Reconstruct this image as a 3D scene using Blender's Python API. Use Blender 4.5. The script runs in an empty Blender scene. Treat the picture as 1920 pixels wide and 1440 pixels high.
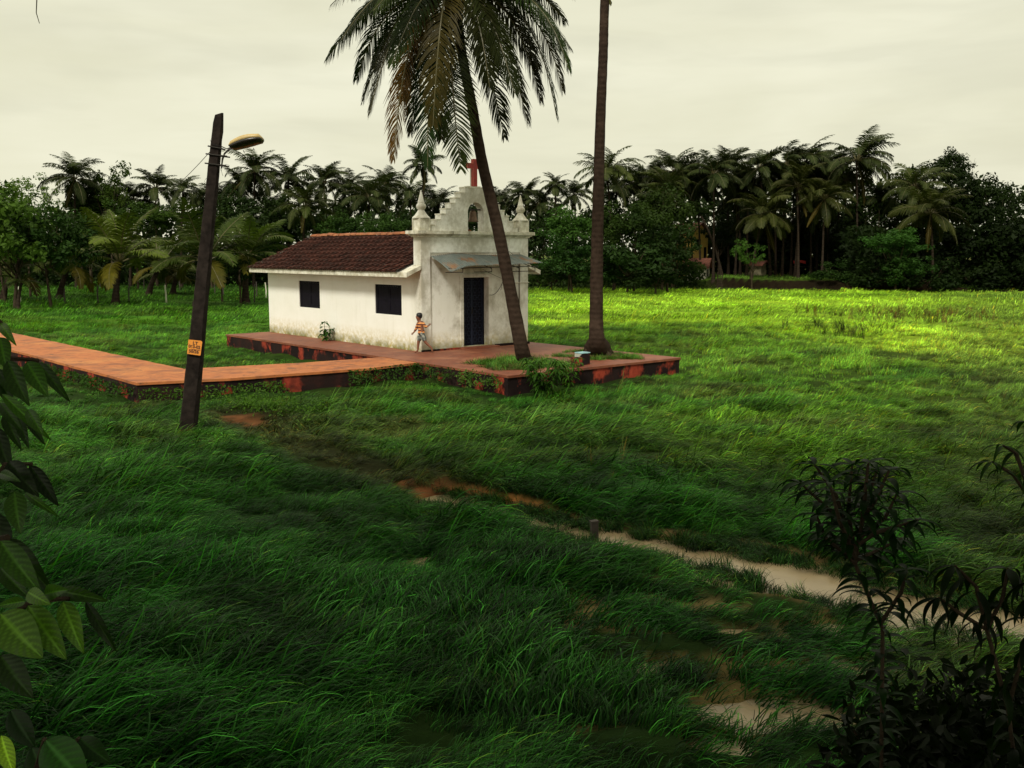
import bpy, bmesh, math, random
import numpy as np
from math import sin, cos, pi, radians, atan2, sqrt
from mathutils import Vector, Matrix, Euler

SC = bpy.context.scene
COL = SC.collection
random.seed(7)
RNG = np.random.default_rng(7)

# ------------------------------------------------------------------ camera
F_PX, PITCH, CAM_Z = 1850.0, 0.133, 3.4          # focal length in pixels of a 1920 px wide frame
cam_d = bpy.data.cameras.new('camera'); cam = bpy.data.objects.new('camera', cam_d); COL.objects.link(cam)
cam_d.sensor_width = 36.0; cam_d.lens = 36.0 * F_PX / 1920.0
cam_d.clip_start = 0.05; cam_d.clip_end = 3000
cam.location = (0, 0, CAM_Z); cam.rotation_euler = (pi / 2 - PITCH, 0, 0)
SC.camera = cam

# ------------------------------------------------------------------ light
SUN_EL, SUN_AZ = radians(44), radians(200)       # azimuth clockwise from +Y: the sun stands behind the camera, to the left
sun_d = bpy.data.lights.new('sun', 'SUN'); sun_d.energy = 2.9; sun_d.angle = radians(12); sun_d.color = (1.0, 0.955, 0.82)
sun = bpy.data.objects.new('sun', sun_d); COL.objects.link(sun)
sdir = Vector((sin(SUN_AZ) * cos(SUN_EL), cos(SUN_AZ) * cos(SUN_EL), sin(SUN_EL)))
sun.rotation_euler = sdir.to_track_quat('Z', 'Y').to_euler()

class NT:
    """small helper round a node tree"""
    def __init__(s, tree): s.t = tree; s.n = tree.nodes; s.l = tree.links
    def new(s, kind, **kw):
        n = s.n.new(kind)
        for k, v in kw.items(): setattr(n, k, v)
        return n
    def put(s, sock, v):
        if isinstance(v, bpy.types.NodeSocket): s.l.new(v, sock)
        else:
            if sock.type == 'RGBA' and len(v) == 3: v = (*v, 1)
            sock.default_value = v
    def noise(s, scale, detail=4, rough=.55, vec=None, dist=0):
        n = s.new('ShaderNodeTexNoise'); n.inputs['Scale'].default_value = scale
        n.inputs['Detail'].default_value = detail; n.inputs['Roughness'].default_value = rough
        n.inputs['Distortion'].default_value = dist
        if vec is not None: s.l.new(vec, n.inputs['Vector'])
        return n.outputs[0]
    def map(s, vec, scale=(1, 1, 1), loc=(0, 0, 0), rot=(0, 0, 0)):
        n = s.new('ShaderNodeMapping'); s.l.new(vec, n.inputs[0])
        n.inputs['Scale'].default_value = scale; n.inputs['Location'].default_value = loc; n.inputs['Rotation'].default_value = rot
        return n.outputs[0]
    def coord(s, which='Object'): return s.new('ShaderNodeTexCoord').outputs[which]
    def pos(s): return s.new('ShaderNodeNewGeometry').outputs['Position']
    def rng(s, v, a, b, c=0, d=1):
        n = s.new('ShaderNodeMapRange'); s.put(n.inputs[0], v)
        for i, x in enumerate((a, b, c, d)): n.inputs[i + 1].default_value = x
        n.clamp = True; return n.outputs[0]
    def math(s, op, a, b=0.0):
        n = s.new('ShaderNodeMath', operation=op); s.put(n.inputs[0], a); s.put(n.inputs[1], b); return n.outputs[0]
    def mix(s, f, a, b, mode='MIX'):
        n = s.new('ShaderNodeMix', data_type='RGBA', blend_type=mode)
        s.put(n.inputs[0], f); s.put(n.inputs[6], a); s.put(n.inputs[7], b); return n.outputs[2]
    def sep(s, v):
        n = s.new('ShaderNodeSeparateXYZ'); s.l.new(v, n.inputs[0]); return n.outputs
    def bump(s, h, strength=.3, dist=.02):
        n = s.new('ShaderNodeBump'); n.inputs['Strength'].default_value = strength; n.inputs['Distance'].default_value = dist
        s.l.new(h, n.inputs['Height']); return n.outputs[0]

W = bpy.data.worlds.new('World'); SC.world = W; W.use_nodes = True
w = NT(W.node_tree); w.n.clear()
sky = w.new('ShaderNodeTexSky', sky_type='NISHITA'); sky.sun_disc = False
sky.sun_elevation = SUN_EL; sky.sun_rotation = SUN_AZ; sky.dust_density = 4; sky.air_density = 1.2
gen = w.coord('Generated'); z = w.sep(gen)[2]
cl = w.noise(2.2, 5, .5, w.map(gen, (1, 1, 4.5)), .4)
cl2 = w.noise(5.5, 4, .5, w.map(gen, (1, 1, 6), (3, 1, 0)), .3)
cloud = w.mix(w.rng(cl, .35, .7), (.80, .78, .57), (.97, .95, .74))
cloud = w.mix(w.rng(cl2, .45, .68, 0, .45), cloud, (.74, .725, .55))
cloud = w.mix(w.rng(z, .2, .95), cloud, (1.0, .975, .77))              # an overcast sky is brighter overhead
skyc = w.mix(1.0, sky.outputs[0], (.07, .07, .07), 'MULTIPLY')
tot = w.mix(.93, skyc, cloud)
bg = w.new('ShaderNodeBackground'); w.l.new(tot, bg.inputs[0]); bg.inputs[1].default_value = 1.0
wo = w.new('ShaderNodeOutputWorld'); w.l.new(bg.outputs[0], wo.inputs[0])
SC.view_settings.view_transform = 'Standard'; SC.view_settings.look = 'None'
SC.view_settings.exposure = 0; SC.view_settings.gamma = 1; SC.view_settings.use_curve_mapping = False
SC.cycles.max_bounces = 6; SC.cycles.diffuse_bounces = 3; SC.cycles.transmission_bounces = 3; SC.cycles.glossy_bounces = 2
SC.cycles.transparent_max_bounces = 4; SC.cycles.use_denoising = True

# ------------------------------------------------------------------ measuring: where a picture point lies in the place
def ray(u, v):
    xc, yc = (u - 960) / F_PX, (720 - v) / F_PX
    return xc, cos(PITCH) + yc * sin(PITCH), -sin(PITCH) + yc * cos(PITCH)
def PZ(u, v, zz=0.0):
    d = ray(u, v); t = (zz - CAM_Z) / d[2]; return Vector((d[0] * t, d[1] * t, zz))
def PY(u, v, Y):
    d = ray(u, v); t = Y / d[1]; return Vector((d[0] * t, Y, CAM_Z + d[2] * t))

# ------------------------------------------------------------------ object helpers
def tag(o, label=None, cat=None, group=None, kind=None):
    if label: o['label'] = label
    if cat: o['category'] = cat
    if group: o['group'] = group
    if kind: o['kind'] = kind
    return o
def empty(name, loc=(0, 0, 0), rz=0.0):
    o = bpy.data.objects.new(name, None); COL.objects.link(o); o.location = loc; o.rotation_euler = (0, 0, rz)
    o.empty_display_size = .2
    return o
def mesh_of(name, V, Fc, mats=(), smooth=False, mi=None):
    me = bpy.data.meshes.new(name)
    V = np.asarray(V, dtype=np.float32)
    if isinstance(Fc, np.ndarray):
        n, k = Fc.shape
        me.vertices.add(len(V)); me.vertices.foreach_set('co', V.ravel())
        me.loops.add(n * k); me.loops.foreach_set('vertex_index', Fc.astype(np.int32).ravel())
        me.polygons.add(n); me.polygons.foreach_set('loop_start', np.arange(0, n * k, k, dtype=np.int32))
        me.polygons.foreach_set('loop_total', np.full(n, k, dtype=np.int32))
        me.update(calc_edges=True); me.validate()
    else:
        me.from_pydata([tuple(map(float, v)) for v in V], [], Fc); me.update()
    for m in mats: me.materials.append(m)
    if mi is not None: me.polygons.foreach_set('material_index', np.asarray(mi, dtype=np.int32))
    if smooth: me.polygons.foreach_set('use_smooth', np.ones(len(me.polygons), dtype=bool))
    return me
def link(name, me, parent=None, loc=None, rot=None, scale=None):
    o = bpy.data.objects.new(name, me); COL.objects.link(o)
    if parent is not None: o.parent = parent
    if loc is not None: o.location = loc
    if rot is not None: o.rotation_euler = rot
    if scale is not None: o.scale = (scale,) * 3 if isinstance(scale, (int, float)) else scale
    return o

class MB:
    """collects shapes that make up ONE part"""
    def __init__(s): s.v = []; s.f = []; s.m = []
    def add(s, V, Fc, mi=0):
        b = len(s.v); s.v.extend([tuple(v) for v in V]); s.f.extend([tuple(i + b for i in f) for f in Fc]); s.m.extend([mi] * len(Fc)); return s
    def box(s, a, b, mi=0, M=None):
        x0, y0, z0 = a; x1, y1, z1 = b
        V = [(x0,y0,z0),(x1,y0,z0),(x1,y1,z0),(x0,y1,z0),(x0,y0,z1),(x1,y0,z1),(x1,y1,z1),(x0,y1,z1)]
        if M is not None: V = [M @ Vector(v) for v in V]
        return s.add(V, [(0,3,2,1),(4,5,6,7),(0,1,5,4),(1,2,6,5),(2,3,7,6),(3,0,4,7)], mi)
    def tube(s, pts, rad, n=8, mi=0, cap=True):
        pts = [Vector(p) for p in pts]; R = rad if hasattr(rad, '__len__') else [rad] * len(pts)
        b = len(s.v); up = Vector((.3, .5, .81)).normalized()
        for i, p in enumerate(pts):
            t = (pts[min(i + 1, len(pts) - 1)] - pts[max(i - 1, 0)]).normalized()
            x = t.cross(up)
            if x.length < .05: x = t.cross(Vector((1, 0, 0)))
            x.normalize(); y = t.cross(x)
            for k in range(n):
                a = 2 * pi * k / n; s.v.append(tuple(p + (x * cos(a) + y * sin(a)) * R[i]))
        for i in range(len(pts) - 1):
            for k in range(n):
                k2 = (k + 1) % n
                s.f.append((b + i*n + k, b + i*n + k2, b + (i+1)*n + k2, b + (i+1)*n + k)); s.m.append(mi)
        if cap:
            s.f.append(tuple(b + k for k in range(n))[::-1]); s.m.append(mi)
            s.f.append(tuple(b + (len(pts)-1)*n + k for k in range(n))); s.m.append(mi)
        return s
    def lathe(s, prof, c=(0, 0, 0), n=16, mi=0, a0=0.0):
        b = len(s.v)
        for r, zz in prof:
            for k in range(n):
                a = a0 + 2 * pi * k / n; s.v.append((c[0] + r * cos(a), c[1] + r * sin(a), c[2] + zz))
        for i in range(len(prof) - 1):
            for k in range(n):
                k2 = (k + 1) % n; s.f.append((b+i*n+k, b+i*n+k2, b+(i+1)*n+k2, b+(i+1)*n+k)); s.m.append(mi)
        s.f.append(tuple(b + k for k in range(n))[::-1]); s.m.append(mi)
        s.f.append(tuple(b + (len(prof)-1)*n + k for k in range(n))); s.m.append(mi)
        return s
    def prism(s, poly, a, b, axis=1, mi=0):
        """poly: 2D outline; extruded between a and b along axis (0 x, 1 y, 2 z)"""
        n = len(poly); base = len(s.v)
        for t in (a, b):
            for p in poly:
                s.v.append((t, p[0], p[1]) if axis == 0 else (p[0], t, p[1]) if axis == 1 else (p[0], p[1], t))
        s.f.append(tuple(base + k for k in range(n))); s.f.append(tuple(base + n + k for k in range(n))[::-1])
        for k in range(n):
            k2 = (k + 1) % n; s.f.append((base+k2, base+k, base+n+k, base+n+k2))
        s.m += [mi] * (n + 2); return s
    def mesh(s, name, mats, smooth=False, bevel=0):
        if not isinstance(mats, (list, tuple)): mats = [mats]
        me = mesh_of(name, s.v, s.f, mats, smooth, s.m)
        bm = bmesh.new(); bm.from_mesh(me); bmesh.ops.recalc_face_normals(bm, faces=bm.faces)
        if bevel: bmesh.ops.bevel(bm, geom=bm.edges[:], offset=bevel, segments=2, profile=.6, affect='EDGES', clamp_overlap=True)
        bm.to_mesh(me); bm.free(); return me
    def build(s, name, mats, parent=None, smooth=False, bevel=0, loc=None, rot=None):
        return link(name, s.mesh(name, mats, smooth, bevel), parent, loc, rot)

# value noise for layout (numpy)
def vnoise(x, y, seed=0):
    x = np.asarray(x, float); y = np.asarray(y, float)
    xi = np.floor(x).astype(np.int64); yi = np.floor(y).astype(np.int64); fx = x - xi; fy = y - yi
    fx = fx * fx * (3 - 2 * fx); fy = fy * fy * (3 - 2 * fy)
    def h(a, b):
        n = (a * 374761393 + b * 668265263 + seed * 974711) & 0x7fffffff
        n = ((n ^ (n >> 13)) * 1274126177) & 0x7fffffff
        return ((n ^ (n >> 16)) & 0xffff) / 65535.0
    return (h(xi, yi) * (1 - fx) + h(xi + 1, yi) * fx) * (1 - fy) + (h(xi, yi + 1) * (1 - fx) + h(xi + 1, yi + 1) * fx) * fy
def fbm(x, y, seed=0, o=3):
    r = 0; a = .5; t = 0
    for i in range(o):
        r = r + a * vnoise(x * 2 ** i, y * 2 ** i, seed + i); t += a; a *= .5
    return r / t
def sstep(a, b, x):
    t = np.clip((np.asarray(x, float) - a) / (b - a), 0, 1); return t * t * (3 - 2 * t)

# ------------------------------------------------------------------ materials
def material(name):
    m = bpy.data.materials.new(name); m.use_nodes = True; t = NT(m.node_tree)
    b = m.node_tree.nodes['Principled BSDF']
    return m, t, b
def simple(name, col, rough=.7, var=.25, scale=8, metallic=0, bump=.0, spec=.5):
    m, t, b = material(name)
    n = t.noise(scale, 5, .6, t.coord())
    c = t.mix(t.rng(n, .3, .7), tuple(x * (1 - var) for x in col), tuple(min(1, x * (1 + var)) for x in col))
    t.put(b.inputs['Base Color'], c); b.inputs['Roughness'].default_value = rough; b.inputs['Metallic'].default_value = metallic
    b.inputs['Specular IOR Level'].default_value = spec
    if bump: t.l.new(t.bump(n, bump, .02), b.inputs['Normal'])
    return m

def plaster():
    m, t, b = material('weathered_whitewash')
    o = t.coord(); x, y, zz = t.sep(o)
    n1 = t.noise(1.3, 6, .6, o); n2 = t.noise(7, 6, .65, o)
    st = t.noise(1.0, 6, .65, t.map(o, (3.2, 3.2, .5)))           # rain streaks run down
    c = t.mix(t.rng(n1, .35, .7), (.85, .845, .78), (.90, .895, .85))
    c = t.mix(t.rng(st, .55, .85, 0, .26), c, (.50, .48, .38))
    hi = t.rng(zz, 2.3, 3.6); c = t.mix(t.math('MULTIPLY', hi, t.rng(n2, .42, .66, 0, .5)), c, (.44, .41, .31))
    low = t.math('MULTIPLY', t.rng(zz, .62, .02), t.rng(n2, .36, .62))
    c = t.mix(t.math('MULTIPLY', low, .95), c, (.46, .36, .07))
    low2 = t.math('MULTIPLY', t.rng(zz, .3, .0), t.rng(n1, .38, .55)); c = t.mix(t.math('MULTIPLY', low2, .9), c, (.14, .14, .03)); pn = t.noise(.9, 6, .7, t.map(o, (1, 1, .8), (4, 2, 1))); c = t.mix(t.math('MULTIPLY', t.rng(pn, .44, .60, 0, .75), t.rng(y, .5, .05)), c, (.36, .33, .24))
    t.put(b.inputs['Base Color'], c); b.inputs['Roughness'].default_value = .85; b.inputs['Specular IOR Level'].default_value = .25
    t.l.new(t.bump(n2, .25, .02), b.inputs['Normal']); return m
def grimy():
    m, t, b = material('grimy_whitewash')
    o = t.coord(); n1 = t.noise(5, 6, .7, o); n2 = t.noise(2, 5, .6, t.map(o, (2.5, 2.5, .7)))
    c = t.mix(t.rng(n1, .38, .66), (.80, .78, .68), (.46, .42, .30)); c = t.mix(t.rng(n2, .52, .72, 0, .7), c, (.17, .15, .10))
    t.put(b.inputs['Base Color'], c); b.inputs['Roughness'].default_value = .9; t.l.new(t.bump(n1, .3, .02), b.inputs['Normal']); return m
def laterite():
    m, t, b = material('red_earth_cement')
    o = t.pos(); n1 = t.noise(.7, 6, .6, o); n2 = t.noise(5, 6, .65, o); n3 = t.noise(1.6, 5, .6, t.map(o, (1, 1, 1), (9, 3, 0)))
    c = t.mix(t.rng(n2, .3, .7), (.34, .10, .030), (.52, .17, .048))
    c = t.mix(t.rng(n1, .5, .72, 0, .6), c, (.58, .25, .075)); c = t.mix(t.rng(n3, .50, .66, 0, .75), c, (.17, .06, .03)); n4 = t.noise(2.6, 6, .75, t.map(o, (1, 1, 1), (2, 7, 0))); c = t.mix(t.rng(n4, .57, .64, 0, .8), c, (.10, .05, .03)); c = t.mix(t.rng(n4, .30, .24, 0, .55), c, (.66, .44, .26))
    t.put(b.inputs['Base Color'], c); b.inputs['Roughness'].default_value = .75
    t.l.new(t.bump(n2, .35, .02), b.inputs['Normal']); return m
def forecourt():
    m, t, b = material('damp_red_cement')
    o = t.pos(); n1 = t.noise(.9, 6, .65, o); n2 = t.noise(5, 6, .65, o)
    c = t.mix(t.rng(n2, .3, .7), (.14, .036, .018), (.24, .065, .028)); c = t.mix(t.rng(n1, .48, .66), c, (.30, .11, .055))
    c = t.mix(t.rng(t.noise(2.2, 5, .7, o), .56, .70, 0, .8), c, (.09, .035, .025))
    t.put(b.inputs['Base Color'], c); b.inputs['Roughness'].default_value = .6; t.l.new(t.bump(n2, .3, .02), b.inputs['Normal']); return m
def redwall():
    m, t, b = material('peeling_red_plinth')
    o = t.pos(); n1 = t.noise(.8, 3, .5, o); n2 = t.noise(6, 6, .7, o); st = t.noise(1.5, 5, .65, t.map(o, (1.2, 1.2, .9)))
    c = t.mix(t.rng(n2, .3, .7), (.20, .028, .016), (.40, .065, .035))
    c = t.mix(t.rng(st, .40, .50), c, (.014, .008, .008)); c = t.mix(t.rng(n1, .50, .57, 0, .96), c, (.022, .012, .011))
    t.put(b.inputs['Base Color'], c); b.inputs['Roughness'].default_value = .85; b.inputs['Specular IOR Level'].default_value = .12; t.l.new(t.bump(n2, .5, .03), b.inputs['Normal']); return m
def tilemat(name, a, bcol, c3):
    m, t, b = material(name)
    r = t.new('ShaderNodeObjectInfo').outputs['Random']; o = t.pos(); n = t.noise(5, 6, .7, o); n2 = t.noise(22, 4, .6, o)
    c = t.mix(t.rng(r, 0, 1), a, bcol); c = t.mix(t.rng(n, .45, .68, 0, .85), c, c3); c = t.mix(t.rng(n2, .55, .75, 0, .5), c, (.02, .018, .014))
    t.put(b.inputs['Base Color'], c); b.inputs['Roughness'].default_value = .85; b.inputs['Specular IOR Level'].default_value = .15; t.l.new(t.bump(n2, .3, .01), b.inputs['Normal']); return m
def tinsheet():
    m, t, b = material('rusting_galvanised_sheet')
    o = t.coord(); n1 = t.noise(1.6, 5, .65, o); n2 = t.noise(9, 6, .7, t.map(o, (1, .25, 1)))
    c = t.mix(t.rng(n2, .3, .7), (.13, .16, .16), (.27, .30, .28)); rust = t.mix(t.rng(n2, .3, .7), (.26, .10, .035), (.42, .22, .10))
    c = t.mix(t.rng(n1, .52, .62), c, rust)
    t.put(b.inputs['Base Color'], c); b.inputs['Roughness'].default_value = .5; b.inputs['Metallic'].default_value = .35; return m
def bark(name, a, bcol, ring=14.0):
    m, t, b = material(name)
    o = t.coord(); x, y, zz = t.sep(o); n = t.noise(9, 6, .7, o); n2 = t.noise(2, 4, .6, o)
    wv = t.new('ShaderNodeTexWave', wave_type='BANDS', bands_direction='Z'); t.l.new(o, wv.inputs[0])
    wv.inputs['Scale'].default_value = ring / 6.28; wv.inputs['Distortion'].default_value = 3; wv.inputs['Detail'].default_value = 3
    h = t.math('ADD', t.math('MULTIPLY', wv.outputs[1], .16), n)
    c = t.mix(t.rng(h, .33, .8), a, bcol); c = t.mix(t.rng(n2, .52, .7, 0, .6), c, tuple(v * 1.5 for v in bcol))
    t.put(b.inputs['Base Color'], c); b.inputs['Roughness'].default_value = .95; b.inputs['Specular IOR Level'].default_value = .06
    t.l.new(t.bump(h, .8, .03), b.inputs['Normal']); return m
def foliage(name, a, bcol, trans=.3, rough=.5, use_color=True, nscale=.6, spec=.07, attr=None):
    """leaf stuff: two-tone by place, times the object's own colour; part of the light passes through"""
    m, t, b = material(name)
    oi = t.new('ShaderNodeObjectInfo'); n = t.noise(nscale, 3, .6, t.pos()); n2 = t.noise(nscale * 9, 2, .5, t.pos())
    c = t.mix(t.rng(t.math('ADD', t.math('MULTIPLY', n, .65), t.math('MULTIPLY', n2, .35)), .35, .65), a, bcol)
    if use_color: c = t.mix(1.0, c, oi.outputs['Color'], 'MULTIPLY')
    if attr:
        at = t.new('ShaderNodeAttribute', attribute_name=attr); c = t.mix(1.0, c, at.outputs['Color'], 'MULTIPLY')
    t.put(b.inputs['Base Color'], c); b.inputs['Roughness'].default_value = rough; b.inputs['Specular IOR Level'].default_value = spec
    tr = t.new('ShaderNodeBsdfTranslucent'); t.put(tr.inputs[0], t.mix(1.0, c, (1.0, 1.15, .5), 'MULTIPLY'))
    mx = t.new('ShaderNodeMixShader'); mx.inputs[0].default_value = trans
    t.l.new(b.outputs[0], mx.inputs[1]); t.l.new(tr.outputs[0], mx.inputs[2]); t.l.new(mx.outputs[0], t.n['Material Output'].inputs[0])
    return m
def grassmat():
    m, t, b = material('grass_blade')
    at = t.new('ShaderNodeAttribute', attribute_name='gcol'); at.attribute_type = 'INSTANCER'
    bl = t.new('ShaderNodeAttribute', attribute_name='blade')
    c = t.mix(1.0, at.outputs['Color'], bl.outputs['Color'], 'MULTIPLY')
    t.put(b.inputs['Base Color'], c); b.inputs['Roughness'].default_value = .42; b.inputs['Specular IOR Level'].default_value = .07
    tr = t.new('ShaderNodeBsdfTranslucent'); t.put(tr.inputs[0], t.mix(1.0, c, (1, 1.15, .5), 'MULTIPLY'))
    mx = t.new('ShaderNodeMixShader'); mx.inputs[0].default_value = .28
    t.l.new(b.outputs[0], mx.inputs[1]); t.l.new(tr.outputs[0], mx.inputs[2]); t.l.new(mx.outputs[0], t.n['Material Output'].inputs[0])
    return m
def groundmat():
    m, t, b = material('field_soil')
    at = t.new('ShaderNodeAttribute', attribute_name='soil'); o = t.pos(); n = t.noise(2.5, 7, .7, o); n2 = t.noise(.35, 4, .6, o)
    c = t.mix(1.0, at.outputs['Color'], t.mix(t.rng(n, .3, .7), (.55, .55, .5), (1.3, 1.25, 1.2)), 'MULTIPLY')
    c = t.mix(1.0, c, t.mix(t.rng(n2, .35, .65), (.75, .8, .8), (1.2, 1.15, 1)), 'MULTIPLY')
    t.put(b.inputs['Base Color'], c); b.inputs['Roughness'].default_value = .95; b.inputs['Specular IOR Level'].default_value = .04
    t.l.new(t.bump(n, .7, .06), b.inputs['Normal']); return m
def watermat():
    m, t, b = material('muddy_water')
    o = t.pos(); n = t.noise(1.2, 5, .6, o); n2 = t.noise(7, 3, .5, o)
    c = t.mix(t.rng(n, .35, .65), (.30, .215, .115), (.40, .30, .17))
    t.put(b.inputs['Base Color'], c); b.inputs['Roughness'].default_value = .28; b.inputs['Specular IOR Level'].default_value = .5
    t.l.new(t.bump(n2, .12, .01), b.inputs['Normal']); return m

M = dict(
    wall=plaster(), grime=grimy(), walk=laterite(), court=forecourt(), plinth=redwall(),
    tile=tilemat('weathered_clay_tile', (.042, .015, .011), (.088, .030, .021), (.022, .014, .012)),
    ridge=tilemat('orange_ridge_tile', (.30, .11, .05), (.42, .17, .08), (.12, .06, .04)),
    tin=tinsheet(),
    navy=simple('navy_paint', (.006, .006, .013), .6, .3, 6, spec=.12), navybar=simple('navy_bar_paint', (.018, .023, .045), .5, .3, 10, spec=.15),
    shutter=simple('dark_shutter_paint', (.006, .005, .010), .7, .3, 5, spec=.12),
    red=simple('red_cross_paint', (.33, .020, .014), .5, .35, 7), redlight=simple('faded_red_paint', (.55, .13, .09), .5, .2, 9),
    iron=simple('dark_iron', (.03, .026, .022), .55, .3, 20, .5), bronze=simple('old_bronze', (.12, .075, .045), .5, .3, 20, .6),
    pipe=simple('white_pipe', (.62, .60, .52), .5, .1), black=simple('black_cable', (.012, .012, .012), .6, .1),
    trunk=bark('palm_bark', (.022, .014, .010), (.052, .034, .025), 14), farbark=bark('far_palm_bark', (.016, .011, .008), (.042, .031, .022), 9),
    wood=bark('tree_bark', (.025, .018, .012), (.06, .045, .03), 3),
    frond=foliage('palm_leaflets', (.014, .021, .006), (.038, .048, .012), .20, .42, True, 1.5),
    rachis=simple('frond_midrib', (.085, .072, .026), .5, .2, 6),
    ffrond=foliage('far_palm_leaflets', (.018, .028, .008), (.042, .054, .016), .25, .5, True, .5),
    leaf=foliage('tree_leaves', (.012, .024, .006), (.042, .066, .017), .25, .55, True, .35),
    bigleaf=foliage('broad_leaf', (.030, .095, .010), (.055, .15, .018), .3, .5, True, 14, .08),
    ribleaf=foliage('ribbed_leaf', (.034, .105, .010), (.050, .135, .015), .3, .4, True, 14, .3, 'vein'),
    ivy=foliage('creeper_leaf', (.03, .07, .012), (.07, .13, .025), .25, .45, True, 4),
    grass=grassmat(), soil=groundmat(), water=watermat(),
    pole=simple('weathered_pole_concrete', (.019, .014, .012), .9, .6, 7, 0, .6, spec=.1),
    lampshell=simple('yellowed_lamp_cover', (.50, .36, .15), .45, .15, 12), lampdark=simple('dark_lamp_glass', (.020, .016, .013), .25, .3, 14),
    plate=simple('orange_paint', (.75, .27, .035), .6, .15, 30), ink=simple('dark_lettering', (.03, .008, .012), .7, .1),
    postw=simple('pale_post', (.62, .60, .48), .8, .2, 9), postd=simple('dark_post', (.05, .04, .032), .9, .3, 9),
    yellow=simple('yellow_house_paint', (.75, .48, .13), .8, .12, 1), housew=simple('house_whitewash', (.6, .56, .48), .85, .2, 2),
    hroof=simple('old_red_roof', (.16, .055, .035), .85, .5, 4), redcloth=simple('red_tarpaulin', (.45, .03, .025), .7, .2, 2),
    cyan=simple('pale_blue_paint', (.26, .46, .50), .6, .12, 20), white=simple('chipped_white_paint', (.42, .41, .36), .7, .12, 20),
)
# ------------------------------------------------------------------ ground
STREAM = [(-.95, 13.6, .26), (-.3, 13.0, .30), (.3, 12.35, .36), (1.0, 11.75, .38), (1.7, 11.25, .44), (2.4, 10.70, .66), (3.0, 10.15, .66), (3.9, 9.35, .50), (4.9, 8.55, .48), (6.5, 7.6, .5), (9, 6.2, .7), (13, 4, .8)]
TRACK = [(-6.0, 20.6, .25), (-4.6, 18.6, .3), (-3.2, 16.6, .3), (-2.0, 15.0, .28), (-.95, 13.6, .25)]
PUDDLES = [(2.05, 7.0, .52, .30), (1.45, 6.55, .22, .16), (1.2, 7.9, .22, .14), (2.75, 7.9, .28, .13), (1.9, 8.7, .3, .10), (.8, 7.1, .16, .12)]
def seg_dist(x, y, P):
    """distance to a polyline minus its half width, and the share along it"""
    best = np.full(np.shape(x), 1e9)
    for a, b in zip(P[:-1], P[1:]):
        dx, dy = b[0] - a[0], b[1] - a[1]; t = np.clip(((x - a[0]) * dx + (y - a[1]) * dy) / (dx * dx + dy * dy), 0, 1)
        d = np.hypot(x - a[0] - t * dx, y - a[1] - t * dy) - (a[2] + t * (b[2] - a[2])); best = np.minimum(best, d)
    return best
def bank_front(x):           # far raised terrace on the right
    return 96 - 9 * sstep(12, 26, x) + 3 * np.sin(x * .12)
def terrain(x, y):
    x = np.asarray(x, float); y = np.asarray(y, float)
    z = (fbm(x * .35, y * .35, 3) - .5) * .14 + (fbm(x * .95, y * 1.25, 5) - .5) * .30
    z = z * (1 - .6 * sstep(35, 60, y))
    sd = seg_dist(x, y, STREAM) + (fbm(x * 1.6, y * 1.6, 9) - .5) * .35
    z = z * sstep(-.1, .5, sd) - .16 * (1 - sstep(-.12, .22, sd))
    td = seg_dist(x, y, TRACK); z = z - .05 * (1 - sstep(0, .4, td))
    for cx, cy, rx, ry in PUDDLES:
        d = np.hypot((x - cx) / rx, (y - cy) / ry) + (fbm(x * 3, y * 3, 11) - .5) * .9
        z = np.where(d < 1.5, z - .17 * (1 - sstep(.75, 1.3, d)), z)
    fl = sstep(.3, 1.2, x) * (1 - sstep(4.2, 5.5, x)) * (1 - sstep(9, 10, y)) * sstep(5.4, 6.0, y)
    z = z - fl * .045
    z = z + 1.75 * (1 - sstep(1.3, 5.6, y))                       # the bank the camera stands on
    zf = .95 + (fbm(x * .2, y * .2, 21) - .5) * .3
    tr = sstep(15, 21, x) * (1 - sstep(33, 42, x) * .85)
    z = z + zf * sstep(0, 1.6, y - bank_front(x)) * tr
    return z
GREEN = dict(deep=(.019, .108, .009), mid=(.046, .148, .016), olive=(.080, .125, .025), right=(.120, .265, .018), lime=(.370, .590, .040), left=(.080, .215, .018), brown=(.060, .058, .022))
def lerp(a, b, t): return a * (1 - t[..., None]) + np.array(b) * t[..., None]
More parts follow.
